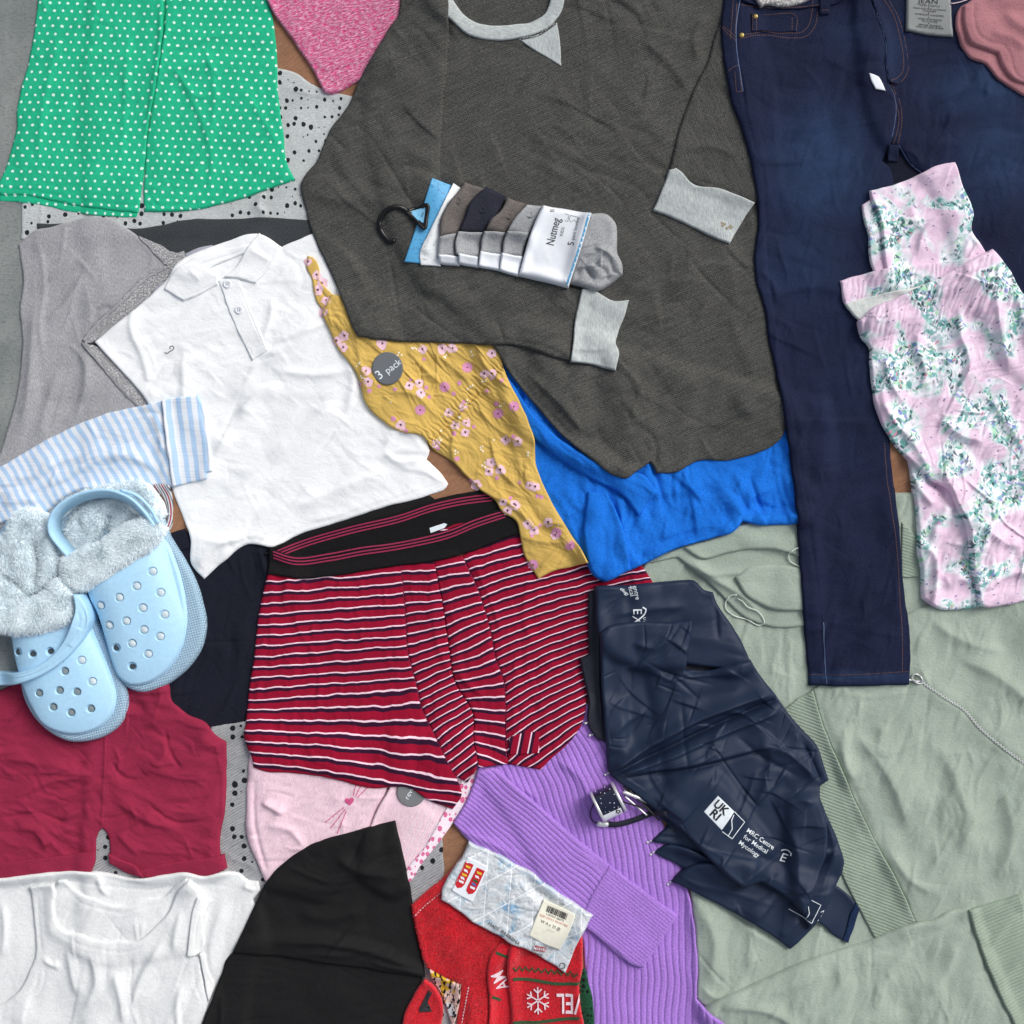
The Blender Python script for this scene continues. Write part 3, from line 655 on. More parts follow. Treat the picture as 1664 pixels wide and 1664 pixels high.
sheet('neck_band', "292,436 320,420 360,408 405,398 412,408 375,422 345,436 330,446 305,446", M['white'], T, t=1.6, step=1.25, er=2, folds=[("300,441 350,424 408,404", -1.2, 1.5)])
sheet('placket', "356,456 388,450 398,478 437,570 411,587 384,530", M['white'], T, t=1.4, step=1.25, er=1.2, fade=6, folds=[("388,464 432,568", -.7, 1), ("412,568 434,560", -.7, 1)])
sheet('collar', "296,434 322,432 344,444 357,448 355,464 330,478 300,490 269,471 279,451", M['white'], T, t=3, step=1.25, er=3, wr=[(1.5, 22, 0, 1.5, 'b', 56, 0)], folds=[("302,484 330,472 353,460", -.8, 1.3), ("310,440 330,460", 1.6, 5)])
sheet('collar', "422,379 440,394 458,402 452,416 441,436 417,462 390,454 366,451 385,434 404,404", M['white'], T, t=3.4, step=1.25, er=3, wr=[(1.5, 22, 60, 1.5, 'b', 57, 0)], folds=[("404,404 430,420 445,428", 1.8, 5), ("372,448 412,456 436,434 446,412", -.8, 1.3)])
for x, y in ((371, 463), (390, 505)):
    b = lathe('button', x, y, float(Hs(x, y)) + .1, [(6.6, 0), (6.6, 1.2), (5.6, 1.8), (4.6, 1.3), (0.4, 1.2)], M['plwhite'], T)
    fans('thread', [disc(x - 1.6, y - 1.5, .8, 6), disc(x + 1.6, y - 1.5, .8, 6), disc(x - 1.6, y + 1.5, .8, 6), disc(x + 1.6, y + 1.5, .8, 6)], M['greyink'], b, off=2.2, stuff=True)
ribbon('chest_motif', ["269,573 272,575 277,572 281,570 284,567 282,563 278,564 277,566 279,568"], 1.5, M['greyink'], T, off=.5, step=1.5)
# ================================================================ lower layers of the bottom half
o = sheet('spotted_leggings', "140,1340 300,1250 345,1180 440,1170 640,1290 716,1350 720,1390 722,1416 716,1440 735,1500 770,1620 765,1760 150,1760", M['greyspot2'], t=2.4, wr=[(3, 36, 120, 2, 'b', 71, 0)], folds=[("365,1385 395,1365 405,1352", -2.5, 2.5), ("365,1388 420,1412", 2, 5)])
tag(o, "grey ribbed leggings with round black spots, under the cap and berry shorts", "leggings")
# berry shorts
T = thing('berry_shorts', "berry red cotton shorts with turned up cuffs below the blue clogs", "shorts", 170, 1280)
bw = [(6, 50, 5, 2.2, 'b', 73, 0), (5, 34, 0, 3, 'r', 74, .9), (3, 22, 150, 2, 'r', 75, .7)]
sheet('body', "-60,1140 20,1112 60,1080 200,1080 240,1085 275,1110 280,1137 303,1158 337,1175 353,1195 368,1204 369,1239 367,1306 360,1387 369,1410 340,1420 300,1412 239,1422 215,1407 178,1400 179,1368 172,1350 167,1345 161,1352 157,1362 157,1385 150,1414 67,1421 0,1426 -60,1430", M['berry'], T, t=3, wr=bw,
  folds=[("20,1300 80,1270 150,1262", 4, 5, 12), ("0,1230 70,1240 150,1262", 3, 6, 12), ("180,1290 240,1330 300,1350", 4, 6, 14), ("20,1345 60,1350 80,1390", 3.5, 5, 9), ("230,1260 260,1240 280,1200", 4, 5, 12), ("240,1250 300,1262 350,1262", 3.5, 5, 11), ("168,1345 172,1240 172,1120", 1.8, 3, 4, .05), ("352,1200 362,1260 360,1385", 1.5, 3, 6, .1), ("100,1330 150,1310", 3, 6), ("190,1350 230,1390", 3.5, 5, 8), ("0,1185 40,1146", -2, 2.5), ("210,1130 205,1200", 2, 3), ("180,1235 200,1262 230,1268", -3, 3), ("150,1225 120,1250 60,1262", -3, 3, 8), ("0,1330 60,1322 120,1345", -3, 3), ("235,1300 290,1335 345,1330", -3.5, 3), ("268,1180 282,1230 300,1252", -3, 3), ("165,1262 120,1290 70,1300", 3.5, 3, 9), ("185,1210 195,1235 190,1260", 2.4, 3)])
sheet('turned_cuff', "-60,1402 0,1400 60,1394 120,1387 157,1380 156,1398 150,1415 67,1422 0,1429 -60,1433", M['berry'], T, t=3.6, step=1.25, er=2.4, wr=[(1.6, 24, 0, 2, 'b', 76, 0)])
sheet('turned_cuff', "225,1414 250,1406 300,1396 345,1390 366,1386 370,1409 342,1421 300,1420 240,1424", M['berry'], T, t=3.6, step=1.25, er=2.4, wr=[(1.6, 24, 0, 2, 'b', 77, 0)])
sheet('turned_cuff', "178,1386 200,1396 222,1405 238,1423 210,1419 180,1401", M['berry'], T, t=2, step=1.25, er=2)
ribbon('stitching', ["170,1120 171,1200 168,1280 166,1338", "176,1120 177,1200 174,1280 172,1338", "215,1124 214,1170 212,1200 202,1222 176,1236", "0,1186 34,1152"], 1.1, M['berryth'], T, off=.45, dash=(4, 2), stuff=True)
# sage jacket
T = thing('sage_jacket', "sage green zip up hooded jacket spread across the lower right", "jacket", 1400, 1300)
sw = [(9, 76, 55, 2.0, 'b', 81, 0), (4.5, 38, 65, 2.4, 'r', 82, 1.0), (2.2, 22, 75, 2, 'r', 83, .8)]
Hb = H.copy()
sheet('back_panel', "1056,905 1110,885 1200,845 1300,838 1470,800 1600,815 1764,880 1764,1764 1200,1764 1183,1690 1150,1640 1131,1622 1133,1592 1131,1542 1121,1444 1100,1300 1060,1100 1040,930", M['sage'], T, t=3, wr=sw, er=5,
  folds=[("1140,1470 1160,1530 1150,1600", 5, 10, 16), ("1240,1460 1220,1520 1215,1590", 4, 8, 14), ("1135,1600 1160,1618 1220,1590", 3, 5)])
sheet('hood', "1056,914 1110,887 1160,872 1200,850 1320,842 1330,1016 1242,1016 1205,1000 1170,966 1130,930 1100,905", M['sage'], T, t=3.5, er=5, wr=[(2.5, 40, 40, 2, 'b', 84, 0)],
  folds=[("1110,900 1150,935 1200,965 1240,1000", 5, 6, 12), ("1190,870 1230,880 1290,905", 3, 4, 9), ("1197,939 1211,968 1242,987 1310,994", -1.2, 2), ("1200,935 1214,962 1244,980 1310,987", 2.5, 5, 5), ("1215,955 1250,970 1300,968", 3, 5, 9), ("1100,905 1140,930 1215,940 1222,950", 3, 5, 8), ("1160,1000 1240,1016", 2, 5)])
sheet('hood_fold', "1110,890 1160,874 1205,852 1320,844 1320,912 1250,892 1190,896 1135,906", M['sage'], T, t=4, er=5, wr=[(4, 34, 10, 2, 'b', 303, 0)])
sheet('hood_fold', "1193,938 1215,922 1260,918 1320,926 1320,992 1242,985 1210,966", M['sage'], T, t=4, er=5, wr=[(4, 34, -30, 2, 'b', 304, 0)])
sheet('rib_panel', "1462,848 1475,860 1487,875 1494,937 1462,938", M['sagerib'], T, t=2, step=1.25, uvf=lambda x, y: (x, y), hf=lambda x, y, d: .55 * np.sin((y - .3 * x) * 2 * math.pi / 5.2))
sheet('front_panel', "1319,1121 1345,1100 1400,1040 1500,985 1764,960 1764,1470 1660,1470 1572,1480 1538,1482 1508,1497 1484,1496 1457,1434 1424,1373 1390,1306 1360,1239 1333,1171", M['sage'], T, t=2, wr=sw, er=3,
  folds=[("1370,1170 1365,1220 1385,1280", 4.5, 6, 12), ("1430,1170 1420,1230", 3, 7, 12), ("1330,1140 1345,1190 1375,1260 1440,1400 1480,1480", -1, 2, 2, .05), ("1345,1122 1420,1130 1500,1115", 2, 6), ("1440,1380 1480,1430 1520,1450", 3.5, 7, 13), ("1500,1000 1560,1040 1640,1060", 3, 9), ("1484,1098 1525,1128 1565,1154 1585,1178 1619,1208 1663,1240 1730,1282", 3.2, 15, 15, .02), ("1484,1098 1525,1128 1565,1154 1585,1178 1619,1208 1663,1240 1730,1282", -2, 6, 6, .02), ("1380,1180 1440,1260 1480,1360", 6, 10, 24), ("1520,1200 1560,1300 1560,1400", 5, 12, 26), ("1620,1260 1640,1340 1620,1440", 5, 12, 24), ("1540,1060 1620,1100 1700,1170", 5, 10, 22)])
def ribs(per, ang, amp):
    a = R(ang); c, s_ = math.cos(a), math.sin(a)
    return lambda x, y, d: amp * np.sin((x * s_ + y * c) * 2 * math.pi / per) * np.clip(d / 3, 0, 1)
sheet('rib_panel', "1319,1121 1333,1171 1360,1239 1390,1306 1424,1373 1457,1434 1484,1494 1424,1530 1390,1467 1363,1414 1300,1290 1240,1200 1270,1155 1300,1131", M['sagerib'], T, t=2.2, step=1.25, hf=ribs(5.0, -20, .6), wr=[(3, 50, 60, 2, 'b', 85, 0)],
  folds=[("1355,1270 1380,1330 1420,1400", 1.5, 9)])
sheet('sleeve', "1154,1627 1218,1599 1306,1558 1407,1527 1484,1496 1508,1492 1538,1478 1572,1471 1592,1530 1620,1600 1650,1664 1690,1764 1200,1764 1181,1690 1140,1640", M['sage'], T, t=5, er=8, wr=sw,
  folds=[("1200,1625 1300,1590 1400,1560 1480,1530", 2.5, 10, 14), ("1420,1640 1440,1580 1480,1540", 4, 6, 12), ("1300,1664 1350,1610 1380,1570", 3.5, 7, 14), ("1500,1620 1540,1560 1550,1520", 3.5, 7, 13), ("1160,1630 1250,1640 1330,1700", 4, 6, 12), ("1570,1478 1590,1540 1618,1610 1650,1672", -1.5, 2, 2, .05)])
sheet('cuff', "1568,1474 1609,1464 1653,1450 1659,1467 1664,1500 1700,1560 1740,1690 1690,1764 1644,1664 1613,1600 1585,1530", M['sagerib'], T, t=5, step=1.25, er=5, hf=ribs(5.4, 22, .8), wr=[(4, 34, 60, 2, 'b', 86, 0)],
  folds=[("1600,1540 1630,1500 1655,1480", 4, 7, 12), ("1615,1600 1650,1560 1700,1530", 4, 7, 12)], base=None)
ribbon('zip_tape', ["1484,1098 1525,1128 1565,1154 1585,1178 1619,1208 1663,1240 1730,1282"], 5, M['sagerib'], T, off=1.0)
zp, _ = smooth_path(P("1490,1104 1525,1128 1565,1154 1585,1178 1619,1208 1663,1240 1730,1282"), False, 2.6, 180)
V = []; F = []
tg = np.gradient(zp, axis=0); tg /= np.linalg.norm(tg, axis=1)[:, None]
for i, (p, t_) in enumerate(zip(zp, tg)):
    nn = np.array([t_[1], -t_[0]]); sgn = 1 if i % 2 else -1; c = p + nn * sgn * .8; z0 = float(max(Hs(*(p + nn * 4)), Hs(*p), Hs(*(p - nn * 4)))) + .4; b = len(V)
    for dz in (0, .9):
        for a, e in ((-1, -1), (1, -1), (1, 1), (-1, 1)): q = c + t_ * a * .95 + nn * e * 1.5; V.append((q[0], q[1], z0 + dz))
    F += [(b + 4, b + 5, b + 6, b + 7)] + [(b + k, b + (k + 1) % 4, b + 4 + (k + 1) % 4, b + 4 + k) for k in range(4)]
mk('zip_teeth', V, F, M['metal'], T, smooth=False, stuff=True)
pz = tube('zip_pull', "1477,1099 1481,1094 1488,1095 1493,1101 1494,1107 1489,1109 1482,1106 1477,1099", 1.1, M['metal'], T, zoff=2.5, seg=2)
tube('pull_stem', "1470,1103 1480,1104 1488,1106", 1.6, M['metal'], pz, zoff=1.8, seg=3)
tube('drawcord', "1195,966 1186,967 1179,976 1178,987 1190,999 1212,1006 1236,1015 1240,1012 1236,1000 1228,992 1212,985 1204,976 1196,972", 1.0, M['cord'], T, zoff=2.5, seg=3, sy=.8)
tube('drawcord', "1300,888 1286,893 1279,900 1281,911 1292,918 1303,924", 1.0, M['cord'], T, zoff=3.0, seg=3, sy=.8)
# pink cap
T = thing('childs_cap', "pale pink child's cap with stitched whiskers and pink leopard brim edge", "cap", 560, 1330)
sheet('crown', "410,1195 404,1252 401,1306 404,1367 418,1400 431,1432 520,1455 604,1380 606,1335 628,1285 660,1200", M['capp'], T, t=5, er=20, wr=[(4, 32, 30, 1.8, 'b', 91, 0), (3.5, 24, 20, 2, 'r', 92, .9)], fade=10,
  folds=[("416,1260 414,1320 430,1400 440,1430", -2.5, 3, 3), ("424,1300 446,1312 466,1322", 5, 4, 8), ("430,1340 470,1345 500,1380", 3, 6), ("400,1398 450,1398 520,1396", -1.5, 2)])
sheet('brim', "640,1195 770,1195 778,1249 768,1279 738,1333 714,1367 687,1400 667,1430 640,1450 590,1420 602,1345 616,1310 632,1282", M['capp'], T, t=4, er=3, hf=lambda x, y, d: 5 * np.exp(-((x - 680 + (y - 1330) * .55) / 40.) ** 2))
sheet('brim_edging', "760,1240 778,1249 768,1279 738,1333 714,1367 687,1400 667,1430 652,1438 664,1407 687,1380 718,1326 748,1272", fab('leopard_binding', rgb(242, 228, 236), rgb(234, 216, 228), (3, 3, 0), pat=m_spots(9, rgb(214, 106, 150), .30, .46, 1.2)), T, t=1.4, step=1.25, er=2)
ribbon('stitching', ["%d,1290 %d,1330 %d,1370 %d,1420" % (a + 30, a + 14, a - 6, a - 38) for a in (662, 674, 686, 698)], .9, M['plwhite'], T, off=.5, dash=(4, 2.2), stuff=True)
sheet('sticker', disc(669, 1286, 23, 36), plain('grey_sticker', rgb(116, 118, 120), .4, var=.01), T, t=.6, er=.4, step=1.25, jag=0, drape=4, dblur=5, hard=True)
text('sticker_print', "reve", 666, 1287, 12, 62, M['wprint'], T, off=.5, align='CENTER')
hp = [(569 + 8 * math.sin(a) ** 3 * 1.0, 1300 - (6.2 * math.cos(a) - 2.4 * math.cos(2 * a) - 1.2 * math.cos(3 * a) - .4 * math.cos(4 * a))) for a in np.linspace(0, 2 * math.pi, 22)[:-1]]
hp = [(569 + (x - 569) * .94 + (y - 1300) * .15, 1300 + (y - 1300) * .94 - (x - 569) * .15) for x, y in hp]
M['pinkth'] = plain('deep_pink_thread', rgb(206, 84, 134), .75)
fans('heart_nose', [hp], M['pinkth'], T, off=1.0)
ribbon('whiskers', ["560,1310 529,1335", "562,1313 538,1344", "564,1316 549,1352", "575,1291 580,1272", "579,1292 588,1274", "582,1294 600,1276"], 1.4, M['pinkth'], T, off=.7, dash=(6, .8), stuff=True)
# purple cardigan
T = thing('ribbed_cardigan', "purple ribbed knit cardigan with one sleeve folded across it", "cardigan", 1000, 1450)
def rb(x, y):
    s = np.clip((1600 - y) / 400, 0, 1.1); return x + 78 * s ** 3 - .0 * y
def ribh(uf, per, amp, sharp=1):
    def f(x, y, d):
        q = np.abs(np.sin(uf(x, y) * math.pi / per)); return amp * (1 - (1 - q) ** 2.2) * np.clip(d / 3, 0, 1)
    return f
def wig(x, y): return 4 * perlin(x / 60, y / 60, 5)
sheet('body', "770,1240 800,1232 880,1200 930,1140 990,1150 1040,1260 1118,1444 1128,1508 1133,1575 1131,1622 1150,1640 1182,1664 1250,1764 958,1764 956,1640 950,1580 946,1530 900,1450 850,1350", M['purple'], T, t=2, step=1.25, er=4,
  hf=ribh(lambda x, y: rb(x, y) + wig(x, y), 10.6, 2.3), wr=[(4, 60, 70, 2, 'b', 95, 0)], folds=[("815,1250 840,1275 880,1300", 3, 5, 10), ("900,1230 940,1260 960,1300", 4, 8, 14)])
an = 39
def rs(x, y): return (-(x) * math.sin(R(an)) + y * math.cos(R(an)))
def rs2(x, y):
    s = np.clip((960 - x) / 220, 0, 1); return rs(x, y) + 26 * s * s * np.clip((y - 1180) / 200, 0, 1)
sheet('sleeve', "776,1250 805,1247 828,1266 896,1326 980,1396 1047,1447 1098,1484 1044,1568 1030,1565 963,1513 896,1443 828,1399 761,1367 737,1336 761,1293", M['purple'], T, t=4, step=1.25, er=6, hf=lambda x, y, d: ribh(lambda a, b: rs2(a, b) + wig(a, b), 8.2, 1.9)(x, y, d) * np.clip((1000 - x - (y - 1450) * -.6) / 12, 0, 1),
  wr=[(2.5, 60, -39, 2, 'b', 96, 0)], folds=[("740,1345 800,1370 850,1400", 3, 7)], uvf=lambda x, y: (x, y))
sheet('cuff', "990,1404 1047,1447 1099,1486 1044,1570 1030,1566 1000,1542 941,1496 962,1450", M['purple'], T, t=1.2, step=1.25, er=3, hf=lambda x, y, d: ribh(rs, 5.2, 1.1)(x, y, d) + .3 * np.sin((x * math.cos(R(an)) + y * math.sin(R(an))) * 2 * math.pi / 4) )
# trunks
T = thing('boxer_shorts', "crimson boxer trunks with white and navy stripes and black waistband", "trunks", 650, 1050)
Hb = H.copy()
sheet('back_waistband', "437,892 484,874 568,850 652,830 703,812 753,801 800,796 860,810 870,870 760,880 600,910 480,915", M['elastic'], T, t=1.8, er=2, wr=[(1.5, 40, 10, 2, 'b', 101, 0)])
for k in range(3):
    o_ = 6 + k * 5.4
    ribbon('waist_stripe', ["%d,%d %d,%d %d,%d %d,%d %d,%d %d,%d %d,%d" % (452, 889 + o_, 484, 876 + o_, 568, 851 + o_, 652, 831 + o_, 703, 814 + o_, 753, 803 + o_, 800, 797 + o_)], 2.2, M['crimson'], T, off=.5)
sheet('back_lining', "700,868 740,852 790,842 800,838 790,846 760,854 720,864", M['trunk'], T, t=.8, er=1, step=1.25)
fans('care_label', [P("698,858 722,850 727,852 722,858 700,866")], M['wprint'], T, off=.8)
Hb2 = np.maximum(Hb, 0)
tw = [(3.2, 40, 5, 2.4, 'b', 103, 0), (2.8, 28, 80, 2.4, 'r', 104, .9), (1.6, 14, 90, 2, 'r', 105, .5)]
def slope(fn, x0):
    return lambda x, y: (x, y + fn(y) * (x - x0) + 2.0 * perlin(x / 40, y / 40, 8) + 1.0 * perlin(x / 15, y / 60, 9))
cl = lambda a: np.clip(a, 0, 1)
Lf = slope(lambda y: .07 - .22 * cl((y - 1120) / 150), 430)
M1 = slope(lambda y: .05 + .72 * cl((y - 960) / 220), 660)
M2 = slope(lambda y: .16 + .34 * cl((y - 930) / 110) - .85 * cl((y - 1040) / 190), 770)
Rf = slope(lambda y: .30 + .42 * cl((y - 930) / 250), 750)
puck = ("470,932 465,960 458,975", 2.5, 4, 7)
sheet('leg_panel', "437,929 491,934 551,928 652,913 659,1005 662,1055 674,1104 687,1154 714,1208 741,1259 750,1290 736,1313 707,1303 660,1277 603,1279 536,1262 468,1254 435,1252 414,1245 411,1229 401,1208 398,1196 401,1171 404,1131 412,1080 424,980", M['trunk'], T, t=2.4, wr=tw, uvf=Lf, base=Hb2,
  folds=[("480,960 485,1020 510,1060 515,1190", 1.6, 3, 5), puck, ("520,1250 600,1262 700,1300", 2, 4, 8), ("468,1250 485,1240 560,1255 640,1270 720,1300", -1.2, 1.6)])
sheet('front_panel', "648,914 706,908 723,1005 730,1055 738,1104 768,1158 771,1205 776,1242 760,1270 741,1259 714,1208 687,1154 674,1104 662,1055 659,1005", M['trunk'], T, t=2.6, wr=tw, uvf=M1, base=Hb2, folds=[("700,960 715,1060 735,1100", 2, 4, 8)])
sheet('front_panel', "704,909 752,903 775,955 797,1025 806,1070 818,1104 822,1154 822,1205 826,1240 778,1245 771,1205 768,1158 738,1104 730,1055 723,1005", M['trunk'], T, t=2.6, wr=tw, uvf=M2, base=Hb2, folds=[("740,1090 770,1120 790,1130", 2.5, 4, 7), ("740,1110 752,1180 770,1230", 2.5, 5)])
sheet('leg_panel', "750,904 770,890 838,862 900,880 960,905 1040,915 1062,948 1000,1060 962,1110 953,1140 949,1166 879,1250 826,1241 822,1205 821,1154 818,1104 806,1070 797,1025 775,955", M['trunk'], T, t=2.4, wr=tw, uvf=Rf, base=Hb2, folds=[("860,930 850,1000 870,1060", 1.8, 4, 8), ("760,900 790,960 820,1040", 1.6, 3, 6)])
sheet('turned_hem', "828,1197 850,1190 876,1188 876,1222 828,1226", M['trunk'], T, t=1.4, er=1.5, step=1.25, uvf=lambda x, y: (y, x * 1.0 + .2 * y))
ribbon('stitching', ["652,920 659,1005 662,1055 674,1104 687,1154 714,1208 745,1268", "750,905 775,955 797,1025 806,1070 818,1104 822,1154 823,1235"], 1.6, M['crimson'], T, off=.5, dash=(2.4, 2.2), stuff=True)
sheet('waistband', "440,891 477,902 535,897 588,887 636,880 669,874 737,857 770,843 821,826 850,835 850,868 838,870 770,895 706,912 649,919 551,934 491,940 437,932", M['elastic'], T, t=2.4, er=2.2, wr=[(2, 40, 10, 2, 'b', 106, 0)])
for k in range(3):
    o_ = 3.5 + k * 5.4
    ribbon('waist_stripe', ["%.0f,%.0f %.0f,%.0f %.0f,%.0f %.0f,%.0f %.0f,%.0f %.0f,%.0f %.0f,%.0f %.0f,%.0f %.0f,%.0f" % (446, 892 + o_, 477, 902 + o_, 535, 897 + o_, 588, 887 + o_, 636, 880 + o_, 669, 874 + o_, 737, 857 + o_, 770, 843 + o_, 821, 826 + o_)], 2.2, M['crimson'], T, off=.5)
# blue t-shirt
T = sheet('blue_tshirt', "770,560 780,590 795,628 830,688 845,742 865,803 900,853 945,904 968,938 982,946 1016,931 1056,911 1096,892 1157,874 1191,862 1204,847 1224,852 1260,853 1300,848 1340,800 1340,660 1100,600 850,540", M['blue'], t=3, er=4,
  wr=[(7, 50, 120, 2, 'b', 111, 0), (8, 44, 110, 2.2, 'k', 112, 0), (4.5, 26, 60, 2, 'k', 113, 0)],
  folds=[("838,640 870,690 930,735 990,765 1020,790 1040,830", 8, 7, 13), ("826,640 860,700 900,745", -4, 4), ("960,780 962,850 955,900 975,935", 6, 8, 14), ("1000,790 1010,850 1020,920", 7, 6, 12), ("1200,850 1205,820 1235,800 1260,790", 5, 6, 12), ("1030,800 1100,800 1180,770", 3, 8, 14), ("940,860 960,880 985,860", 4, 6), ("1060,880 1120,860 1190,850", 3, 5, 9)])
sheet('folded_layer', "812,602 830,620 852,655 892,700 942,736 992,762 1044,772 1066,800 1036,838 1012,806 960,778 900,738 850,694 826,652", M['blue'], T, t=4, er=4, wr=[(4, 30, -38, 2.4, 'k', 301, 0)])
sheet('folded_layer', "955,800 985,800 1008,850 1024,926 985,945 970,938 950,890", M['blue'], T, t=3, er=3, wr=[(4, 30, 75, 2.2, 'k', 302, 0)])
tag(T, "crumpled bright blue t-shirt sticking out below the charcoal jumper", "t-shirt")
# yellow dress
T = thing('mustard_outfit', "mustard yellow cotton dress printed with small pink flowers", "dress", 730, 700)
yw = [(4.5, 40, -50, 2.4, 'b', 121, 0), (4.5, 26, -55, 3.4, 'r', 122, .9), (2.2, 13, -30, 2.6, 'r', 123, .7)]
sheet('tie', "501,417 510,419 519,434 522,456 540,479 562,505 580,540 548,520 530,508 518,494 511,476 508,455 499,434", M['yellow'], T, t=2.5, er=3, step=1.25, wr=[(1.5, 18, -60, 2, 'b', 124, 0)], folds=[("512,440 520,470 545,500", -2, 2.5)])
def gather(x, y, d):
    # elastic waist: fine gathers either side of the seam
    ax, ay, bx, by = 703., 716., 815., 600.; L = math.hypot(bx - ax, by - ay); tx, ty = (bx - ax) / L, (by - ay) / L
    s = (x - ax) * tx + (y - ay) * ty; q = (x - ax) * (-ty) + (y - ay) * tx
    q = -q; e = np.exp(-(q / 26.) ** 2) * (s > -20) * (s < L + 20)
    return e * (2.4 * np.abs(np.sin(s * math.pi / 7.5 + 1.5 * perlin(s / 12, q / 14, 3))) ) - 3.0 * np.exp(-(q / 2.2) ** 2) * (s > -5) * (s < L + 5)
sheet('body', "525,510 535,534 548,564 582,611 588,631 592,651 619,682 652,702 689,710 703,729 737,752 757,773 780,796 804,813 817,833 838,845 846,874 850,896 875,941 898,929 925,922 954,914 944,893 918,853 890,803 871,756 868,715 848,662 824,614 806,560 760,520 620,490 540,480", M['yellow'], T, t=3, er=4, step=1.25, wr=yw, hf=gather,
  folds=[("580,560 590,600 600,650", 3, 5, 9), ("763,640 800,690 860,730", 3, 3, 8), ("763,640 735,735 762,800", 3, 4, 10), ("718,742 760,790 830,820 880,870", 4, 4, 10), ("795,700 810,760 850,800", 3.5, 3, 8), ("845,870 880,880 930,880", 3.5, 5, 9), ("870,930 905,895 935,870", 4, 5), ("655,560 700,610 740,640", 3, 4, 8), ("700,570 740,600 770,630", 3, 4, 8), ("620,640 670,640 720,690", 3, 5, 9), ("840,640 800,610 770,560", 3, 4), ("850,860 900,850 925,850", 3, 4, 8)])
FC = plain('pale_pink_ink', rgb(232, 192, 204), .8, var=.03); FM = plain('mauve_ink', rgb(212, 142, 180), .8, var=.04); FD = plain('plum_ink', rgb(74, 40, 66), .8); FW = plain('cream_ink', rgb(240, 232, 212), .8)
def yy(l): return [(520 + a / 5.2, 540 + b / 5.2) for a, b in l]
def cc(l): return [(400 + a / 2.971, 500 + b / 2.971) for a, b in l]
fa = yy([(210, 40), (200, 135), (400, 335), (415, 430), (870, 148), (1035, 145), (1120, 140), (1452, 190), (760, 458), (840, 435), (857, 517), (1092, 682), (1210, 635), (1145, 787), (1240, 765), (1228, 850), (688, 790), (1390, 360), (1452, 362), (980, 945), (1570, 912), (1447, 1103), (1430, 1180), (1525, 1165), (1320, 1290), (1548, 1437), (1640, 1455), (1585, 1510), (530, 105), (145, 80)]) + cc([(1370, 860), (1395, 866), (1310, 650), (1360, 1045), (1390, 1075), (1457, 1037), (1300, 955), (1490, 1100)]) + [(501, 427), (516, 449), (525, 461), (518, 473), (531, 490), (526, 508)]
fb = yy([(1245, 300), (1055, 465), (850, 660), (1505, 690), (1640, 635)]) + cc([(1385, 1240), (1560, 1145), (1497, 1085)])
fs = yy([(880, 230), (505, 462), (425, 500), (640, 488), (925, 550), (625, 735), (730, 840), (1135, 858), (1180, 430), (1130, 520), (1490, 610), (1635, 885), (1215, 590), (1300, 800), (1497, 1230), (1160, 1070), (1610, 1400), (1275, 1250), (770, 405), (350, 445), (1535, 420), (1410, 505), (900, 470), (1000, 985)]) + cc([(1405, 910), (1425, 915), (1380, 1100), (1320, 845), (1420, 1050)])
fw = yy([(800, 150), (1290, 190), (1070, 205), (605, 592), (333, 275), (370, 385), (885, 568), (1015, 710), (1175, 710), (1395, 410), (1470, 910), (1165, 1020), (1385, 1120), (1360, 985), (1540, 625), (675, 195), (1245, 590), (1270, 467), (1005, 905), (1035, 815)]) + cc([(1365, 712), (1500, 1050)])
rr = random.Random(5); polys = []; fm = []
def lobes(x, y, r, k, depth, n=26, a0=0.0, sq=1.0): return [(x + r * (1 + depth * math.cos(k * t + a0)) * math.cos(t), y + sq * r * (1 + depth * math.cos(k * t + a0)) * math.sin(t)) for t in [2 * math.pi * i / n for i in range(n)]]
for x, y in fa:
    r = rr.uniform(6.6, 8.6); polys.append(lobes(x, y, r, rr.choice((3, 4, 5)), .11, 28, rr.uniform(0, 6), rr.uniform(.85, 1.1))); fm.append(0)
    a = rr.uniform(-.6, .6)
    for da in (-.55, .1, .7): q = math.pi / 2 * -1 + a + da; polys.append([(x - .6, y + 1.4), (x + .8, y + 1.2), (x + 3.0 * math.cos(q) + .6, y + 3.2 * math.sin(q)), (x + 3.0 * math.cos(q) - .6, y + 3.2 * math.sin(q) + .4)]); fm.append(2)
for x, y in fb: polys.append(lobes(x, y, 8.2, 9, .14, 36, rr.uniform(0, 6))); fm.append(1); polys.append(disc(x, y, 1.6, 6)); fm.append(2)
for x, y in fs: polys.append(lobes(x, y, rr.uniform(2.6, 4.2), 6, .1, 14)); fm.append(1)
for x, y in fw:
    for k in range(rr.choice([1, 3, 4])): polys.append(disc(x + rr.uniform(-4.5, 4.5), y + rr.uniform(-4, 4), rr.uniform(1.2, 1.9), 7)); fm.append(3)
fans('flower_print', polys, [FC, FM, FD, FW], T, off=.35, stuff=True, fm=fm)
sheet('sticker', disc(631, 600, 26.5, 40, .94), plain('slate_sticker', rgb(98, 102, 106), .35, var=.01), T, t=.6, er=.4, step=1.25, jag=0, drape=4, dblur=6, hard=True)
text('sticker_print', "pack", 640, 597, 16, 37, M['wprint'], T, off=.5)
text('sticker_print', "3", 618, 611, 21, 40, M['wprint'], T, off=.5)
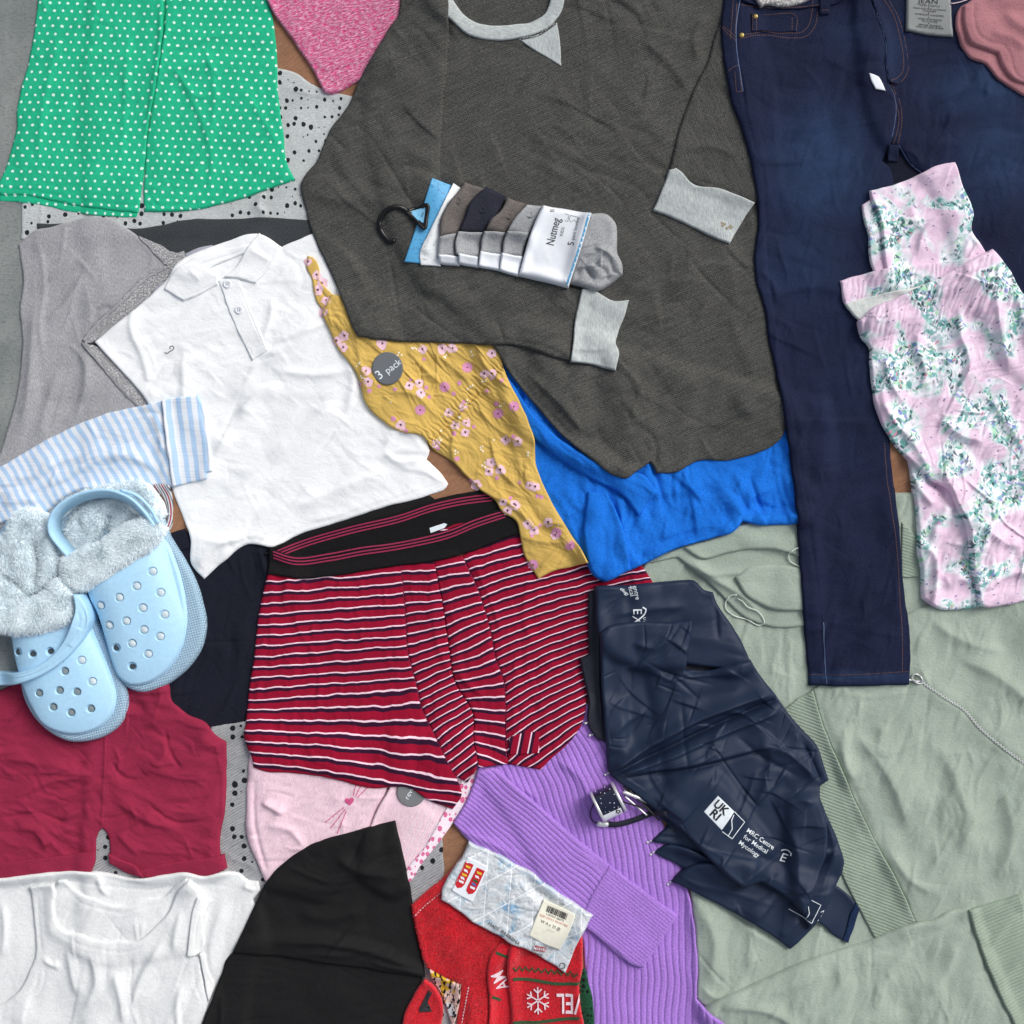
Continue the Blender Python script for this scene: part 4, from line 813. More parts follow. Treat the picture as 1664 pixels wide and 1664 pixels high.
# ================================================================ charcoal henley
T = thing('waffle_jumper', "charcoal waffle knit jumper with pale grey neckband and cuffs", "jumper", 880, 380)
hw = [(4, 60, 25, 2.4, 'b', 131, 0), (5.5, 54, -40, 2.6, 'r', 132, .9), (4, 40, 30, 2.4, 'r', 135, .9), (1.0, 16, 25, 3, 'b', 133, 0)]
sheet('back_panel', "690,-80 950,-80 935,20 880,60 780,60 720,20", M['henley'], T, t=2, wr=[(1.5, 40, 10, 2, 'b', 134, 0)])
Hb = H.copy()
sheet('body', "640,-80 733,-80 740,-5 752,22 770,40 797,46 838,43 866,40 887,24 895,0 900,-80 1200,-80 1210,80 1225,240 1235,380 1242,480 1258,557 1266,618 1276,692 1271,706 1191,747 1130,751 1097,768 1066,770 1056,750 1029,769 1016,778 1002,776 960,747 920,715 870,660 830,610 800,562 680,450 620,300 600,150 615,81 646,34", M['henley'], T, t=2.2, wr=hw, er=4,
  folds=[("1035,60 1090,110 1125,160", 3, 6, 12), ("1150,20 1128,60 1135,110", 3, 6, 12), ("900,60 1010,150 1100,260", 2.4, 14, 22), ("1120,380 1115,440 1080,490", 3, 10, 16), ("1130,340 1180,420 1200,520", 2.4, 14), ("850,600 910,660 960,720", 6, 6, 14), ("1000,640 1050,700 1075,770", 5, 10, 16), ("1040,690 1062,720 1064,760", -5, 6, 8), ("960,620 1060,640 1180,600", 2, 16), ("1180,500 1220,600 1255,680", 2.5, 12, 20), ("820,590 880,660 960,735 1010,768", -1, 2, 2, .05), ("1195,740 1268,698", -1, 2)])
sheet('v_inset', "843,66 870,60 905,39 910,72 912,108 885,92", M['marl'], T, t=1.2, er=1.2, step=1.25)
sheet('neckband', "684,-80 696,0 716,23 740,43 763,60 790,66 838,65 871,57 898,41 912,20 918,-5 930,-80 900,-80 895,0 885,24 864,37 838,41 797,43 767,36 747,20 733,0 716,-80", M['marl'], T, t=2.6, er=3, step=1.25, uvf=lambda x, y: (y, x))
ribbon('stitching', ["846,66 872,60 903,40"], 3.6, M['henley'], T, off=.5); ribbon('stitching', ["845,65 872,59 903,39"], 2.2, M['marl'], T, off=.8, dash=(.9, 1.5), stuff=True)
sheet('sleeve', "640,-80 680,0 646,34 615,81 588,125 568,168 535,215 518,256 489,303 494,330 511,387 535,438 558,491 575,535 583,549 609,553 652,556 729,558 796,562 832,563 858,568 884,578 928,590 931,567 934,528 944,490 947,472 928,468 880,450 800,425 745,395 722,330 718,200 728,90 730,30 720,-80", M['henley'], T, t=3, wr=hw, er=5,
  folds=[("725,60 722,180 716,300", -1.6, 3), ("590,140 640,170 700,180", 2, 10, 16), ("500,310 560,330 640,320", 3, 10, 16), ("560,500 660,470 760,490", 2.4, 14), ("800,556 860,560 925,582", -1.2, 2.5), ("720,550 800,520 900,530", 2, 12)])
sheet('cuff', "945,471 962,468 975,479 998,490 1022,489 1016,510 1003,544 1000,562 1003,570 999,605 962,595 926,590 930,567 933,528", M['marl'], T, t=4.5, er=4, step=1.25, wr=[(2.5, 26, 80, 1.6, 'b', 137, 0)], folds=[("930,568 965,572 1000,566", 2.4, 4, 7)])
sheet('sleeve', "1172,40 1150,100 1127,148 1103,212 1092,259 1086,281 1110,294 1164,311 1226,331 1262,300 1250,150 1215,20", M['henley'], T, t=4, er=6, uvf=lambda x, y: (y * 1.0, -x), wr=[(3, 44, 70, 2, 'b', 138, 0), (2, 30, 60, 2.4, 'r', 139, .8)], folds=[("1100,250 1150,240 1200,260", 3, 6, 12), ("1100,290 1165,305 1222,326", -1.6, 3)])
sheet('cuff', "1086,279 1097,276 1108,284 1117,296 1171,309 1225,331 1208,357 1184,398 1147,381 1097,357 1060,343 1070,323", M['marl'], T, t=4.5, er=4, step=1.25, wr=[(2, 30, -20, 2, 'b', 140, 0)])
fans('stain', [lobes(1174, 366, 4, 3, .3, 16, .5), lobes(1186, 370, 3.6, 4, .3, 16), lobes(1180, 373, 2.4, 3, .3, 12)], plain('brown_stain', rgb(140, 132, 112), .9), T, off=.4, label="small brown mark")
# ================================================================ boxer pack
T = thing('boxer_shorts_pack', "packet of five grey and navy children's boxer shorts on a black hook", "underwear pack", 840, 380)
z0 = float(Hs(700, 380))
sheet('header_card', "703,294 733,303 716,360 700,400 690,432 658,428 678,370", M['bluecard'], T, t=1.6, er=.8, wr=[], fade=0, step=1.25, jag=0, dblur=4)
sheet('inner_card', "737,300 753,310 724,365 714,410 717,436 685,434 683,420 700,378 718,340", M['spotcard'], T, t=1.8, er=.8, step=1.25, jag=0, dblur=4, folds=[("730,318 706,380 690,420", 3, 9, 9, .1)])
mg = fab('warm_grey_marl', rgb(112, 106, 103), rgb(90, 85, 83), (2, 3, 0)); mn = fab('dark_navy_marl', rgb(44, 46, 58), rgb(32, 34, 46), (2, 3, 0)); ml = fab('light_grey_marl', rgb(164, 166, 168), rgb(140, 142, 145), (2, 3, 0))
def pk(name, pl, m, t, er=5, **k): return sheet(name, pl, m, T, t=t, er=er, step=1.25, dblur=2.5, drape=2, hard=True, **k)
bx = [("755,298 790,309 765,348 747,381 715,390 716,366 730,335 742,318", mg, "715,390 743,383 741,399 742,421 711,423 713,408", "713,419 746,420 747,435 716,432", (745, 331)),
      ("791,306 822,320 809,353 786,384 747,381 755,358 765,332", mn, "745,381 785,381 782,400 779,422 742,418 741,400", "746,417 778,420 778,438 746,432", (784, 345)),
      ("824,323 856,333 843,355 822,384 789,378 796,363 812,348", mg, "787,380 822,381 817,400 815,418 781,413 782,397", "781,412 815,416 811,443 778,437", (827, 354)),
      ("857,335 884,337 871,362 858,388 825,380 832,364 843,350", ml, "825,380 860,381 853,400 848,420 816,416 818,398", "815,415 849,419 843,452 811,443", (861, 352))]
for i, (b, m, wb, wc, bt) in enumerate(bx):
    p = pk('boxer_front', b, m, 11 + i * 1.2, 8, wr=[(1.5, 16, 60, 1.5, 'b', 150 + i, 0)])
    pk('boxer_waistband', wb, ml, 9 + i, 7, wr=[(.8, 12, 60, 1.5, 'b', 160 + i, 0)])
    pk('card_sleeve', wc, M['plwhite'], 7 + i, 4)
    r_ = lathe('button', bt[0], bt[1], float(Hs(*bt)), [(6, 0), (6, 1), (4.8, 1.6), (3.8, .9), (.3, .9)], [mg, mn, mg, ml][i], T, ex=.9)
pk('boxer_bundle', "955,349 988,352 999,363 1002,392 1003,415 1010,428 1011,448 988,466 969,474 949,469 926,463 940,400", ml, 15, 10, wr=[(6, 26, 50, 1.6, 'b', 171, 0), (6, 20, 40, 2, 'r', 172, .8)], folds=[("930,455 950,440 965,465", -7, 4, 5), ("960,430 985,450 985,465", -4, 4, 6), ("962,405 985,415 1000,430", 5, 4, 8), ("990,425 995,445 1008,450", -4, 3, 5)])
pk('wrapper_band', "882,337 920,342 960,351 945,402 923,471 889,462 843,451 858,395 870,362", M['plwhite'], 19, 12, wr=[(1.2, 34, -75, 1.5, 'b', 175, 0)], jag=0)
ribbon('blue_line', ["956,353 942,402 920,468"], 3.0, plain('blue_ink', rgb(72, 148, 192), .5), T, off=1.3)
text('label_print', "Nutmeg", 899, 381, 19, 76, M['ink'], T, sx=.72, off=.6); text('label_print', "KIDS", 913, 381, 7, 76, M['greyink'], T, off=.6)
text('label_print', "5", 927, 401, 14, 76, M['ink'], T, off=.6); text('label_print', "pack boxers", 934, 377, 7.6, 76, M['greyink'], T, off=.6); text('label_print', "8", 897, 347, 11, 95, M['greyink'], T, off=.6)
ribbon('brief_outline', ["917,352 923,354 922,365 917,363", "926,355 939,358 940,362 936,367 932,362 927,366 924,362 926,355"], .6, M['greyink'], T, off=.6, smooth=False)
zh = float(Hs(660, 370))
hk = tube('hanger_hook', "643,393 636,394 626,386 619,375 618,362 624,351 636,343 649,341 660,345 668,352 676,360", 4.0, M['blackpl'], T, seg=2.5, zoff=4, sy=.6)
hk2 = ribbon('hook_frame', ["665,347 696,338 692,376 665,347"], 5.5, M['blackpl'], T, off=7.4, smooth=False)
tube('size_marker_frame', "664,346 680,341 696,338 695,356 691,376 678,363 664,346", 2.8, M['blackpl'], T, zoff=5.5, seg=2.5)
fans('size_marker', [P("667,348 694,341 691,366 684,366")], plain('pale_blue_plastic', rgb(126, 190, 226), .4), T, off=6.4)
text('size_print', "6-7", 680, 352, 8, 75, M['ink'], T, off=6.9); text('size_print', "years", 688, 353, 4, 75, M['ink'], T, off=6.9)
# ================================================================ jeans
T = thing('dark_jeans', "dark indigo skinny jeans with brass rivets and grey swing tag", "jeans", 1400, 300)
jw = [(5, 70, 80, 2, 'b', 181, 0), (4.4, 54, 15, 2.4, 'r', 182, 1.0), (2.4, 24, 80, 2.4, 'r', 183, .9)]
sheet('inner_seat', "1415,225 1530,240 1560,360 1415,360", M['denimin'], T, t=1)
sheet('leg', "1380,-80 1395,60 1415,180 1444,236 1458,241 1466,250 1478,268 1500,284 1560,420 1620,560 1700,640 1764,640 1764,-80", M['denim'], T, t=5, er=8, wr=jw,
  folds=[("1520,210 1590,170 1640,140", 5, 12, 16), ("1500,180 1560,150 1612,128", 4, 10, 14), ("1612,128 1598,150 1606,160", 3, 5), ("1490,240 1580,230 1664,170", 4, 14, 20), ("1530,300 1600,250 1680,180", 5, 12, 16), ("1462,243 1480,250 1497,275", 2.4, 3, 5), ("1600,400 1640,340 1690,300", 3, 12)])
sheet('waist_panel', "1330,-80 1340,-20 1400,-6 1412,0 1430,40 1440,0 1470,-20 1700,-20 1700,-80", M['denimin'], T, t=1, step=2.5)
sheet('leg', "1175,-80 1175,0 1170,50 1176,111 1185,162 1205,219 1225,303 1232,357 1225,421 1227,454 1241,500 1249,559 1259,601 1273,692 1284,765 1291,857 1300,971 1312,1099 1313,1113 1390,1113 1473,1111 1475,1080 1474,1040 1463,925 1452,788 1446,720 1446,640 1442,540 1440,420 1444,330 1452,300 1447,276 1433,262 1441,250 1447,225 1453,189 1452,162 1441,137 1436,108 1436,76 1425,36 1412,0 1405,-80", M['denim'], T, t=3.6, er=3.5, wr=jw,
  folds=[("1190,150 1260,180 1340,186", 1.5, 8, 16), ("1330,90 1370,112 1410,124", 2, 5, 14), ("1240,500 1290,470 1400,480", 2.5, 10, 16), ("1230,440 1250,455 1262,500", 3, 5, 9), ("1240,510 1280,530 1290,560", 2.4, 6, 10), ("1290,640 1360,620 1430,640", 2, 12, 20), ("1246,427 1268,583 1287,692 1305,811 1323,948 1335,1062 1339,1113", -1.3, 2, 2, .01), ("1312,1097 1390,1095 1473,1090", -1.2, 1.8, 1.8, .01), ("1201,4 1194,47 1198,112 1205,153 1208,184 1219,225 1236,282 1246,427", -1.3, 2.2, 2, .02), ("1444,725 1451,811 1462,902 1467,994 1469,1094", -1.2, 2, 2, .02), ("1400,340 1420,420 1440,560", 4, 14)])
sheet('fly_panel', "1412,0 1425,36 1436,76 1436,108 1441,137 1455,140 1467,131 1474,113 1473,90 1467,60 1457,28 1442,0 1436,-80 1405,-80", M['denim'], T, t=1.2, er=2, step=1.25)
sheet('crotch_tab', "1441,238 1459,238 1458,263 1442,263", M['denim'], T, t=1.5, er=1.5, step=1.25)
sheet('waistband', "1190,-80 1195,0 1212,8 1230,13 1270,18 1330,13 1356,10 1380,-8 1410,-40 1410,-80", M['denim'], T, t=2.2, er=2, step=1.25)
sheet('belt_loop', "1329,-60 1346,-60 1346,26 1330,26", M['denim'], T, t=2.4, er=1.5, step=1.25, jag=.2)
sheet('coin_pocket', "1219,26 1255,27 1295,31 1293,52 1262,55 1240,53 1220,57", M['denim'], T, t=.9, er=1, step=1.25, jag=.2)
ribbon('stitching', ["1201,62 1217,60 1242,53.5 1262,56 1283,55 1303,53 1313,43 1318,25 1319,4", "1201,68 1242,59 1278,63 1311,59 1323,45 1328,20", "1219,25 1240,26 1295,31 1293,51", "1286,31 1286,51", "1220,28 1220,56", "1227,28 1227,54",
  "1170,46 1180,54 1194,67", "1172,50 1180,60 1194,72", "1176,126 1187,116 1198,111", "1198,113 1203,153", "1203,153 1194,154", "1194,154 1191,122", "1433,2 1450,28 1460,62 1466,100 1465,117 1455,130 1442,136", "1441,2 1457,28 1467,60 1472,90 1474,114 1467,130 1456,139 1442,141", "1451,165 1458,185 1458,205 1450,236", "1459,162 1463,185 1463,205 1457,236", "1442,141 1450,158", "1445,136 1454,156",
  "1313,1095 1390,1093 1473,1089", "1436,720 1443,811 1454,902 1459,994 1461,1088", "1330,20 1346,20", "1190,3 1184,70", "1196,10 1192,60", "1200,11 1270,16 1330,11"], 1.0, M['orange'], T, off=.5, dash=(2.6, 1.3), stuff=True)
ribbon('worn_seam_edge', ["1412,0 1425,36 1436,76 1436,108 1441,137 1452,162 1453,189 1447,225", "1201,4 1194,47 1198,112 1205,153", "1459,237 1466,248 1478,266 1499,283", "1335,1010 1339,1112"], 1.3, plain('faded_thread', rgb(86, 104, 140), .8), T, off=.55, stuff=True)
for x, y in ((1225, 32), (1202.5, 63)): lathe('rivet', x, y, float(Hs(x, y)), [(4.4, 0), (4.2, 1.3), (3, 2.1), (1.8, 1.9), (.3, 2.2)], M['brass'], T)
sheet('size_sticker', "1408,124 1423,130 1429,141 1434,153 1418,150 1412,138", M['plwhite'], T, t=.8, er=.6, step=1.25, jag=.1)
tg_ = sheet('swing_tag', "1468,-80 1470,0 1470,52 1500,58 1546,63 1542,0 1540,-80", spotted_card('grey_tag_card', rgb(122, 126, 126), rgb(110, 114, 114)), T, t=3.2, er=.8, step=2.5, jag=0, wr=[(1.0, 60, 0, 1, 'b', 5, 0)], dblur=5, drape=5)
text('tag_print', "JEAN", 1505, 6.5, 11, -3, M['ink'], tg_, sx=1.35, off=.5); text('tag_print', "SUPER", 1505, -4, 9, -3, M['ink'], tg_, sx=1.2, off=.5)
for i, (s_, y) in enumerate([("SUPER STRETCH", 13.5), ("HIGH RISE FOR ULTIMATE", 19), ("COMFORT", 22.5), ("SUPERSOFT HANDFEEL", 28.5), ("WIDE WAISTBAND", 35.5), ("TO FLATTER", 39), ("SPECIAL SEAMING", 45), ("FOR LIFT AND SHAPE", 48.5)]):
    text('tag_print', s_, 1507 + y * .02, y, 4.0, -5, M['ink'], tg_, sx=1.15, off=.5)
fans('tag_bullets', [disc(1506, yb, .9, 8) for yb in (10.5, 16.6, 25.5, 32, 42)], M['ink'], tg_, off=.5, stuff=True)
tube('tag_string', "1541,10 1556,7 1580,-2 1620,-20", .8, M['wyarn'], T, zoff=2.5)
o = sheet('silver_blouse', "1205,-80 1215,-10 1227,7 1234,16 1246,12 1262,15 1300,9 1320,0 1335,-80", M['silver'], t=5, er=4, step=1.25, wr=[(3, 12, 30, 1.4, 'r', 191, 0)])
tag(o, "metallic silver fabric edge lying over the left waist of the jeans", "top")
o = sheet('silver_purse', "1606,-80 1612,-10 1617,2 1628,7 1642,5 1656,-3 1670,-80", M['silver'], t=5, er=4, step=1.25, wr=[(3, 12, 30, 1.4, 'r', 193, 0)])
tag(o, "small crumpled silver edge at the top right above the dusty pink top", "fabric")
T = thing('dusty_pink_top', "dusty pink jersey top folded over the top right of the jeans", "top", 1620, 50)
sheet('back_layer', "1559,14 1552,25 1550,43 1559,76 1571,96 1598,108 1616,130 1634,142 1664,162 1764,196 1764,-80 1640,-80 1610,0 1585,6", M['dpink'], T, t=4, er=4, wr=[(2, 40, 30, 2, 'b', 195, 0)])
sheet('front_layer', "1561,15 1578,4 1613,2 1641,5 1680,-10 1700,-80 1764,-80 1764,180 1664,143 1634,128 1624,112 1616,92 1595,85 1573,76 1564,60 1560,35", M['dpink'], T, t=5, er=5, wr=[(4, 44, 40, 2, 'b', 196, 0)],
  folds=[("1600,60 1640,70 1664,90", 3, 8), ("1620,20 1650,50 1690,60", 4, 9, 14), ("1578,7 1577,45 1587,67 1604,76 1625,79 1634,94 1640,117 1652,133 1680,142", -1.5, 2, 2, .03)])
# ================================================================ floral trousers
T = thing('floral_trousers', "pale pink pyjama trousers printed with green foliage, waistband folded over", "trousers", 1540, 640)
fl = [(6, 34, 60, 2.4, 'b', 201, 0), (7, 26, 65, 3.2, 'r', 202, .9), (3, 14, 40, 2.4, 'r', 203, .7)]
sheet('leg', "1399,335 1412,326 1425,350 1440,430 1450,470 1430,470 1412,430 1407,380 1401,358", M['floral'], T, t=5, er=4, step=1.25, wr=[(2, 20, 60, 2, 'b', 204, 0)])
sheet('leg', "1411,312 1430,307 1451,302 1475,292 1498,282 1520,271 1547,267 1552,280 1557,295 1565,315 1574,330 1580,350 1576,374 1586,392 1600,414 1610,450 1440,470 1435,440 1430,410 1428,383 1424,355 1414,330", M['floral'], T, t=6, er=5, step=1.25, wr=[(4, 36, 60, 2.2, 'b', 205, 0), (3.5, 26, 55, 2.6, 'r', 206, .9)],
  folds=[("1575,340 1530,352 1500,375 1488,425", 6, 5, 12), ("1500,380 1480,340 1500,310", 3, 7, 12), ("1560,420 1575,390 1590,410", 3, 5), ("1428,384 1460,386 1500,372", -1.5, 2.5)])
# lower leg, left
sheet('leg', "1474,745 1480,784 1485,825 1487,871 1486,892 1493,928 1494,972 1512,985 1558,990 1590,985 1610,900 1600,800 1560,740", M['floral'], T, t=8, er=9, wr=fl,
  folds=[("1480,770 1500,810 1515,825", 6, 5, 9), ("1540,770 1530,830 1510,870 1512,890", 8, 7, 12), ("1490,880 1510,900 1515,950", 5, 6), ("1530,960 1550,940 1580,950", 5, 6, 10), ("1500,772 1530,800 1535,830", -9, 8, 9)])
Hb = H.copy()
sheet('back_waistband', "1363,458 1388,450 1414,444 1455,436 1508,429 1579,419 1606,408 1620,440 1600,500 1400,545 1391,519 1380,508 1371,495", M['floral'], T, t=5, er=4, step=1.25,
  hf=lambda x, y, d: 1.2 * np.abs(np.sin((x + .3 * y + 6 * perlin(x / 25, y / 25, 4)) * math.pi / 9)) * np.clip(d / 6, 0, 1), folds=[("1371,494 1420,482 1470,474 1520,455", -3, 3)])
sheet('waist_lining', "1371,496 1400,487 1440,478 1480,470 1540,446 1560,470 1500,500 1410,525 1391,520 1381,510", M['floralin'], T, t=1.6, er=3, step=1.25, wr=[(2, 14, 60, 2, 'b', 208, 0)])
def fgather(x, y, d):
    ln = 1391 + 0 * x; yl = np.interp(x, [1391, 1410, 1451, 1500, 1549, 1606, 1664, 1730], [545, 532, 516, 494, 466, 440, 500, 590])
    e = np.exp(-((y - yl) / 34.) ** 2); return e * 1.9 * np.abs(np.sin((x + .35 * y + 7 * perlin(x / 22, y / 30, 4)) * math.pi / 10)) * np.clip(d / 8, 0, 1)
sheet('front_panel', "1391,524 1410,505 1451,487 1500,464 1549,438 1606,408 1622,424 1640,444 1650,466 1664,485 1764,600 1764,950 1700,975 1664,975 1638,981 1592,984 1583,980 1579,956 1570,915 1565,880 1560,850 1547,825 1535,795 1510,780 1494,766 1476,750 1455,727 1432,693 1421,666 1415,630 1411,590 1410,566 1396,548", M['floral'], T, t=6, er=8, step=1.25, wr=fl, hf=fgather,
  folds=[("1560,500 1555,540 1570,580 1560,640", 8, 7, 13), ("1500,520 1485,560 1500,610 1490,640", 7, 6, 12), ("1420,640 1445,680 1480,720 1510,780", 7, 7, 13), ("1432,570 1440,620 1470,660", 6, 6, 11), ("1610,470 1618,540 1640,620", 7, 6, 12), ("1640,470 1660,540 1690,600", 6, 6, 12), ("1520,680 1560,710 1600,720", 7, 6, 14), ("1600,640 1640,700 1664,740", 6, 8, 15), ("1570,840 1620,880 1664,890", 6, 8, 14), ("1590,960 1640,930 1700,940", 6, 8), ("1520,740 1540,800 1560,850 1575,930", 5, 6, 14), ("1480,540 1520,560 1520,600", -4, 4, 7), ("1400,524 1451,505 1510,480 1560,454 1612,428", -1.4, 2.2)])
# ================================================================ white vest pieces, black garment
T = thing('white_underskirt', "white cotton garment with wide waistband under the vest, bottom left", "underwear", 200, 1550)
sheet('body', "-60,1428 0,1426 53,1419 114,1414 169,1416 217,1426 264,1420 312,1415 331,1420 368,1414 389,1418 405,1430 420,1431 424,1446 412,1461 425,1500 400,1600 400,1764 -60,1764", M['white2'], T, t=4, er=5, wr=[(4, 46, 70, 2.4, 'b', 211, 0), (2, 34, 75, 3, 'r', 212, .9)],
  folds=[("0,1442 53,1437 114,1433 169,1437 240,1444 312,1436 368,1438 410,1452", -1.2, 2), ("405,1430 400,1440 418,1445", 3, 4), ("160,1420 165,1440 180,1455", 2.6, 4, 7), ("370,1460 345,1530 350,1600", 3.5, 7, 14), ("4,1460 8,1530 0,1560", 3, 6)])
T = thing('white_vest', "white cotton vest with scooped neck lying at the bottom left corner", "vest", 200, 1600)
sheet('back_panel', "98,1428 108,1427 117,1440 159,1459 201,1469 230,1459 270,1453 291,1433 307,1423 322,1440 330,1475 310,1540 150,1548 85,1505 88,1450", M['white2'], T, t=3, er=4, wr=[(3.5, 26, 70, 2, 'b', 214, 0), (3, 20, 60, 2.4, 'r', 215, .8)], folds=[("108,1436 125,1460 160,1472 201,1480 240,1470 280,1462", -1, 2)])
sheet('front_panel', "50,1440 63,1437 90,1434 93,1446 90,1469 95,1496 114,1512 137,1514 159,1523 195,1524 230,1522 251,1506 278,1477 293,1443 312,1424 325,1440 328,1475 320,1505 312,1548 328,1551 333,1591 341,1623 331,1664 325,1764 -60,1764 -60,1650 0,1632 30,1610 48,1580 60,1540 58,1517 54,1480", M['white2'], T, t=3.4, er=4,
  wr=[(6, 46, 80, 2.4, 'b', 217, 0), (3.6, 38, 74, 3, 'r', 218, .9)],
  folds=[("63,1440 64,1500 72,1560", -1, 2), ("66,1560 60,1600 30,1630 -20,1660", -1.3, 2.4), ("76,1560 70,1605 36,1640", -1.1, 2), ("95,1512 150,1534 235,1534 270,1505", -1, 2), ("272,1520 230,1590 215,1640", 4.5, 5, 12), ("150,1540 160,1590 140,1640", 4, 6, 12), ("110,1530 120,1580 128,1620", 4, 6, 12), ("190,1570 200,1620 205,1664", 4, 6, 12), ("300,1590 292,1630 295,1680", 3, 5), ("318,1555 322,1600 335,1630", -1, 2), ("300,1470 290,1510 285,1545", 3.5, 5, 9), ("70,1555 95,1568 90,1556", 3, 4)])
sheet('shoulder_strap', "326,1452 338,1455 349,1461 337,1478 333,1500 331,1540 320,1549 308,1549 314,1500 318,1470", M['white2'], T, t=3.5, er=3, step=1.25, folds=[("333,1465 324,1500 320,1545", -1, 1.6)])
sheet('armhole_binding', "328,1545 336,1545 343,1580 352,1600 347,1612 341,1623 335,1590", M['white2'], T, t=2, er=2, step=1.25)
T = thing('black_skirt', "plain black woven garment with one fold across it, bottom centre", "skirt", 520, 1500)
sheet('lower_panel', "382,1543 372,1553 361,1582 345,1625 330,1664 305,1764 645,1764 660,1643 677,1612 691,1580 600,1540 480,1520", M['black'], T, t=4, er=5, wr=[(4, 60, 10, 2.4, 'b', 221, 0), (2, 40, 10, 3, 'r', 222, 1)], folds=[("360,1590 362,1660 340,1740", 2, 4)])
sheet('upper_panel', "643,1331 653,1373 667,1441 677,1508 690,1575 691,1586 650,1580 603,1572 550,1565 502,1558 440,1549 381,1543 395,1512 411,1478 435,1430 475,1390 502,1373 569,1350", M['black'], T, t=4.5, er=5, wr=[(5, 60, 10, 2.4, 'b', 224, 0), (4, 40, 20, 3, 'r', 225, 1.0)],
  folds=[("540,1380 580,1410 650,1420", 5, 8, 16), ("480,1480 540,1490 600,1470", 3, 10), ("430,1530 520,1528 620,1548 685,1576", 4, 5, 12), ("520,1580 600,1585 690,1582", -3, 4), ("600,1560 650,1570 690,1580", 3, 3)])
# ================================================================ christmas socks
T = thing('fluffy_sock', "large bright red fluffy sock beneath the sock packet, beside black garment", "sock", 740, 1520)
rw = [(3, 36, 70, 1.8, 'b', 231, 0), (.9, 4, 0, 1, 'b', 232, 0)]
sheet('body', "670,1469 690,1450 718,1428 756,1386 800,1400 900,1500 845,1535 812,1555 800,1600 792,1680 780,1764 735,1764 742,1660 749,1597 726,1587 700,1573 690,1555 680,1520", M['redsock'], T, t=9, er=12, wr=rw, folds=[("672,1490 700,1462 740,1440", -3, 3), ("720,1560 740,1520 780,1500", 3, 8), ("770,1600 765,1660 750,1740", 3, 6)])
fur('pile', "670,1469 718,1428 756,1400 780,1500 835,1530 812,1555 790,1680 750,1700 749,1597 726,1587 700,1573 680,1520", 16000, 3.6, M['redsock'], T, wid=.7, seed=8, zoff=-.3)
ribbon('knit_line', ["672,1487 700,1462 728,1440", "762,1600 750,1664 742,1720"], 1.8, M['wyarn'], T, off=1.0, dash=(3, 2), stuff=True)
T = thing('patterned_sock', "sock with black, white and yellow flecked knit beside the large red sock", "sock", 730, 1610)
mp = fab('flecked_knit', rgb(226, 196, 186), rgb(214, 180, 172), (3, 3, 0), bmp=(.6, .8), pat=lambda n, col: n.mix(n.step(n.noise(n.vec(n.mul(n.u, 1 / 5), n.mul(n.v, 1 / 11)), 1, 3, .6), .53, .56), n.mix(n.step(n.noise(n.vec(n.mul(n.add(n.u, 300), 1 / 22), n.mul(n.v, 1 / 22)), 1, 1), .5, .52), col, n.mix(n.step(n.v, 1622, 1630), rgb(214, 170, 50), rgb(226, 230, 232))), rgb(20, 18, 20)))
sheet('body', "698,1570 724,1585 750,1596 747,1630 736,1668 728,1645 716,1612 703,1592", mp, T, t=5, er=4, step=1.25)
T = thing('foot_sock', "dark red sock with black heel patch at the bottom edge", "sock", 685, 1650)
sheet('body', "660,1640 672,1615 690,1588 706,1600 720,1630 716,1668 704,1700 696,1764 650,1764", M['redsock'], T, t=6, er=8, wr=rw)
fans('heel_patch', [P("697,1592 706,1600 700,1615 692,1632 702,1638 703,1640 682,1641 683,1633 690,1620")], M['ink'], T, off=2.2)
fur('pile', "662,1640 690,1592 718,1630 704,1700 655,1700", 2500, 3.2, M['redsock'], T, wid=.7, seed=9, zoff=-.3)
o = sheet('green_sock', "936,1575 950,1574 958,1600 963,1764 925,1764 938,1650", fab('green_flecked_knit', rgb(34, 92, 62), rgb(20, 60, 40), (3, 3, 0), pat=m_spots(7, rgb(14, 14, 16), .2, .4)), t=4, er=4, step=1.25)
tag(o, "dark green flecked sock squeezed between red sock and purple cardigan", "sock")
T = thing('lettered_sock', "narrow red sock with white letters tucked between two larger red socks", "sock", 815, 1600)
sheet('body', "800,1545 815,1530 834,1530 836,1764 782,1764 792,1680 795,1620 792,1580", M['redsock'], T, t=6, er=6, step=1.25, wr=rw)
ribbon('knit_band', ["806,1543 820,1549 832,1555", "794,1612 804,1618 814,1623"], 4.5, M['green2'], T, off=.8)
text('knit_letters', "AM", 814, 1590, 30, 112, M['wyarn'], T, off=.9, bold=.25, sx=.75, clip="790,1540 833,1540 833,1640 788,1640")
T = thing('festive_sock', "red Christmas sock with green bands, snowflake and white lettering", "sock", 890, 1620)
sheet('body', "832,1528 850,1500 945,1500 946,1571 941,1601 943,1631 949,1664 955,1764 830,1764 831,1650", M['redsock'], T, t=8, er=8, wr=rw)
fur('pile', "833,1535 945,1530 941,1601 947,1680 834,1700", 8000, 3.0, M['redsock'], T, wid=.6, seed=10, zoff=-.3)
ribbon('knit_band', ["834,1586 870,1590 905,1596 941,1594", "834,1657 870,1658 905,1654 941,1650"], 5, M['green2'], T, off=2.2)
zz = " ".join("%d,%d" % (834 + i * 5.2, 1570 + i * .55 + (4 if i % 2 else -4)) for i in range(21)); ribbon('knit_zigzag', [zz], 2.2, M['green2'], T, off=2.0, smooth=False)
fl_ = []
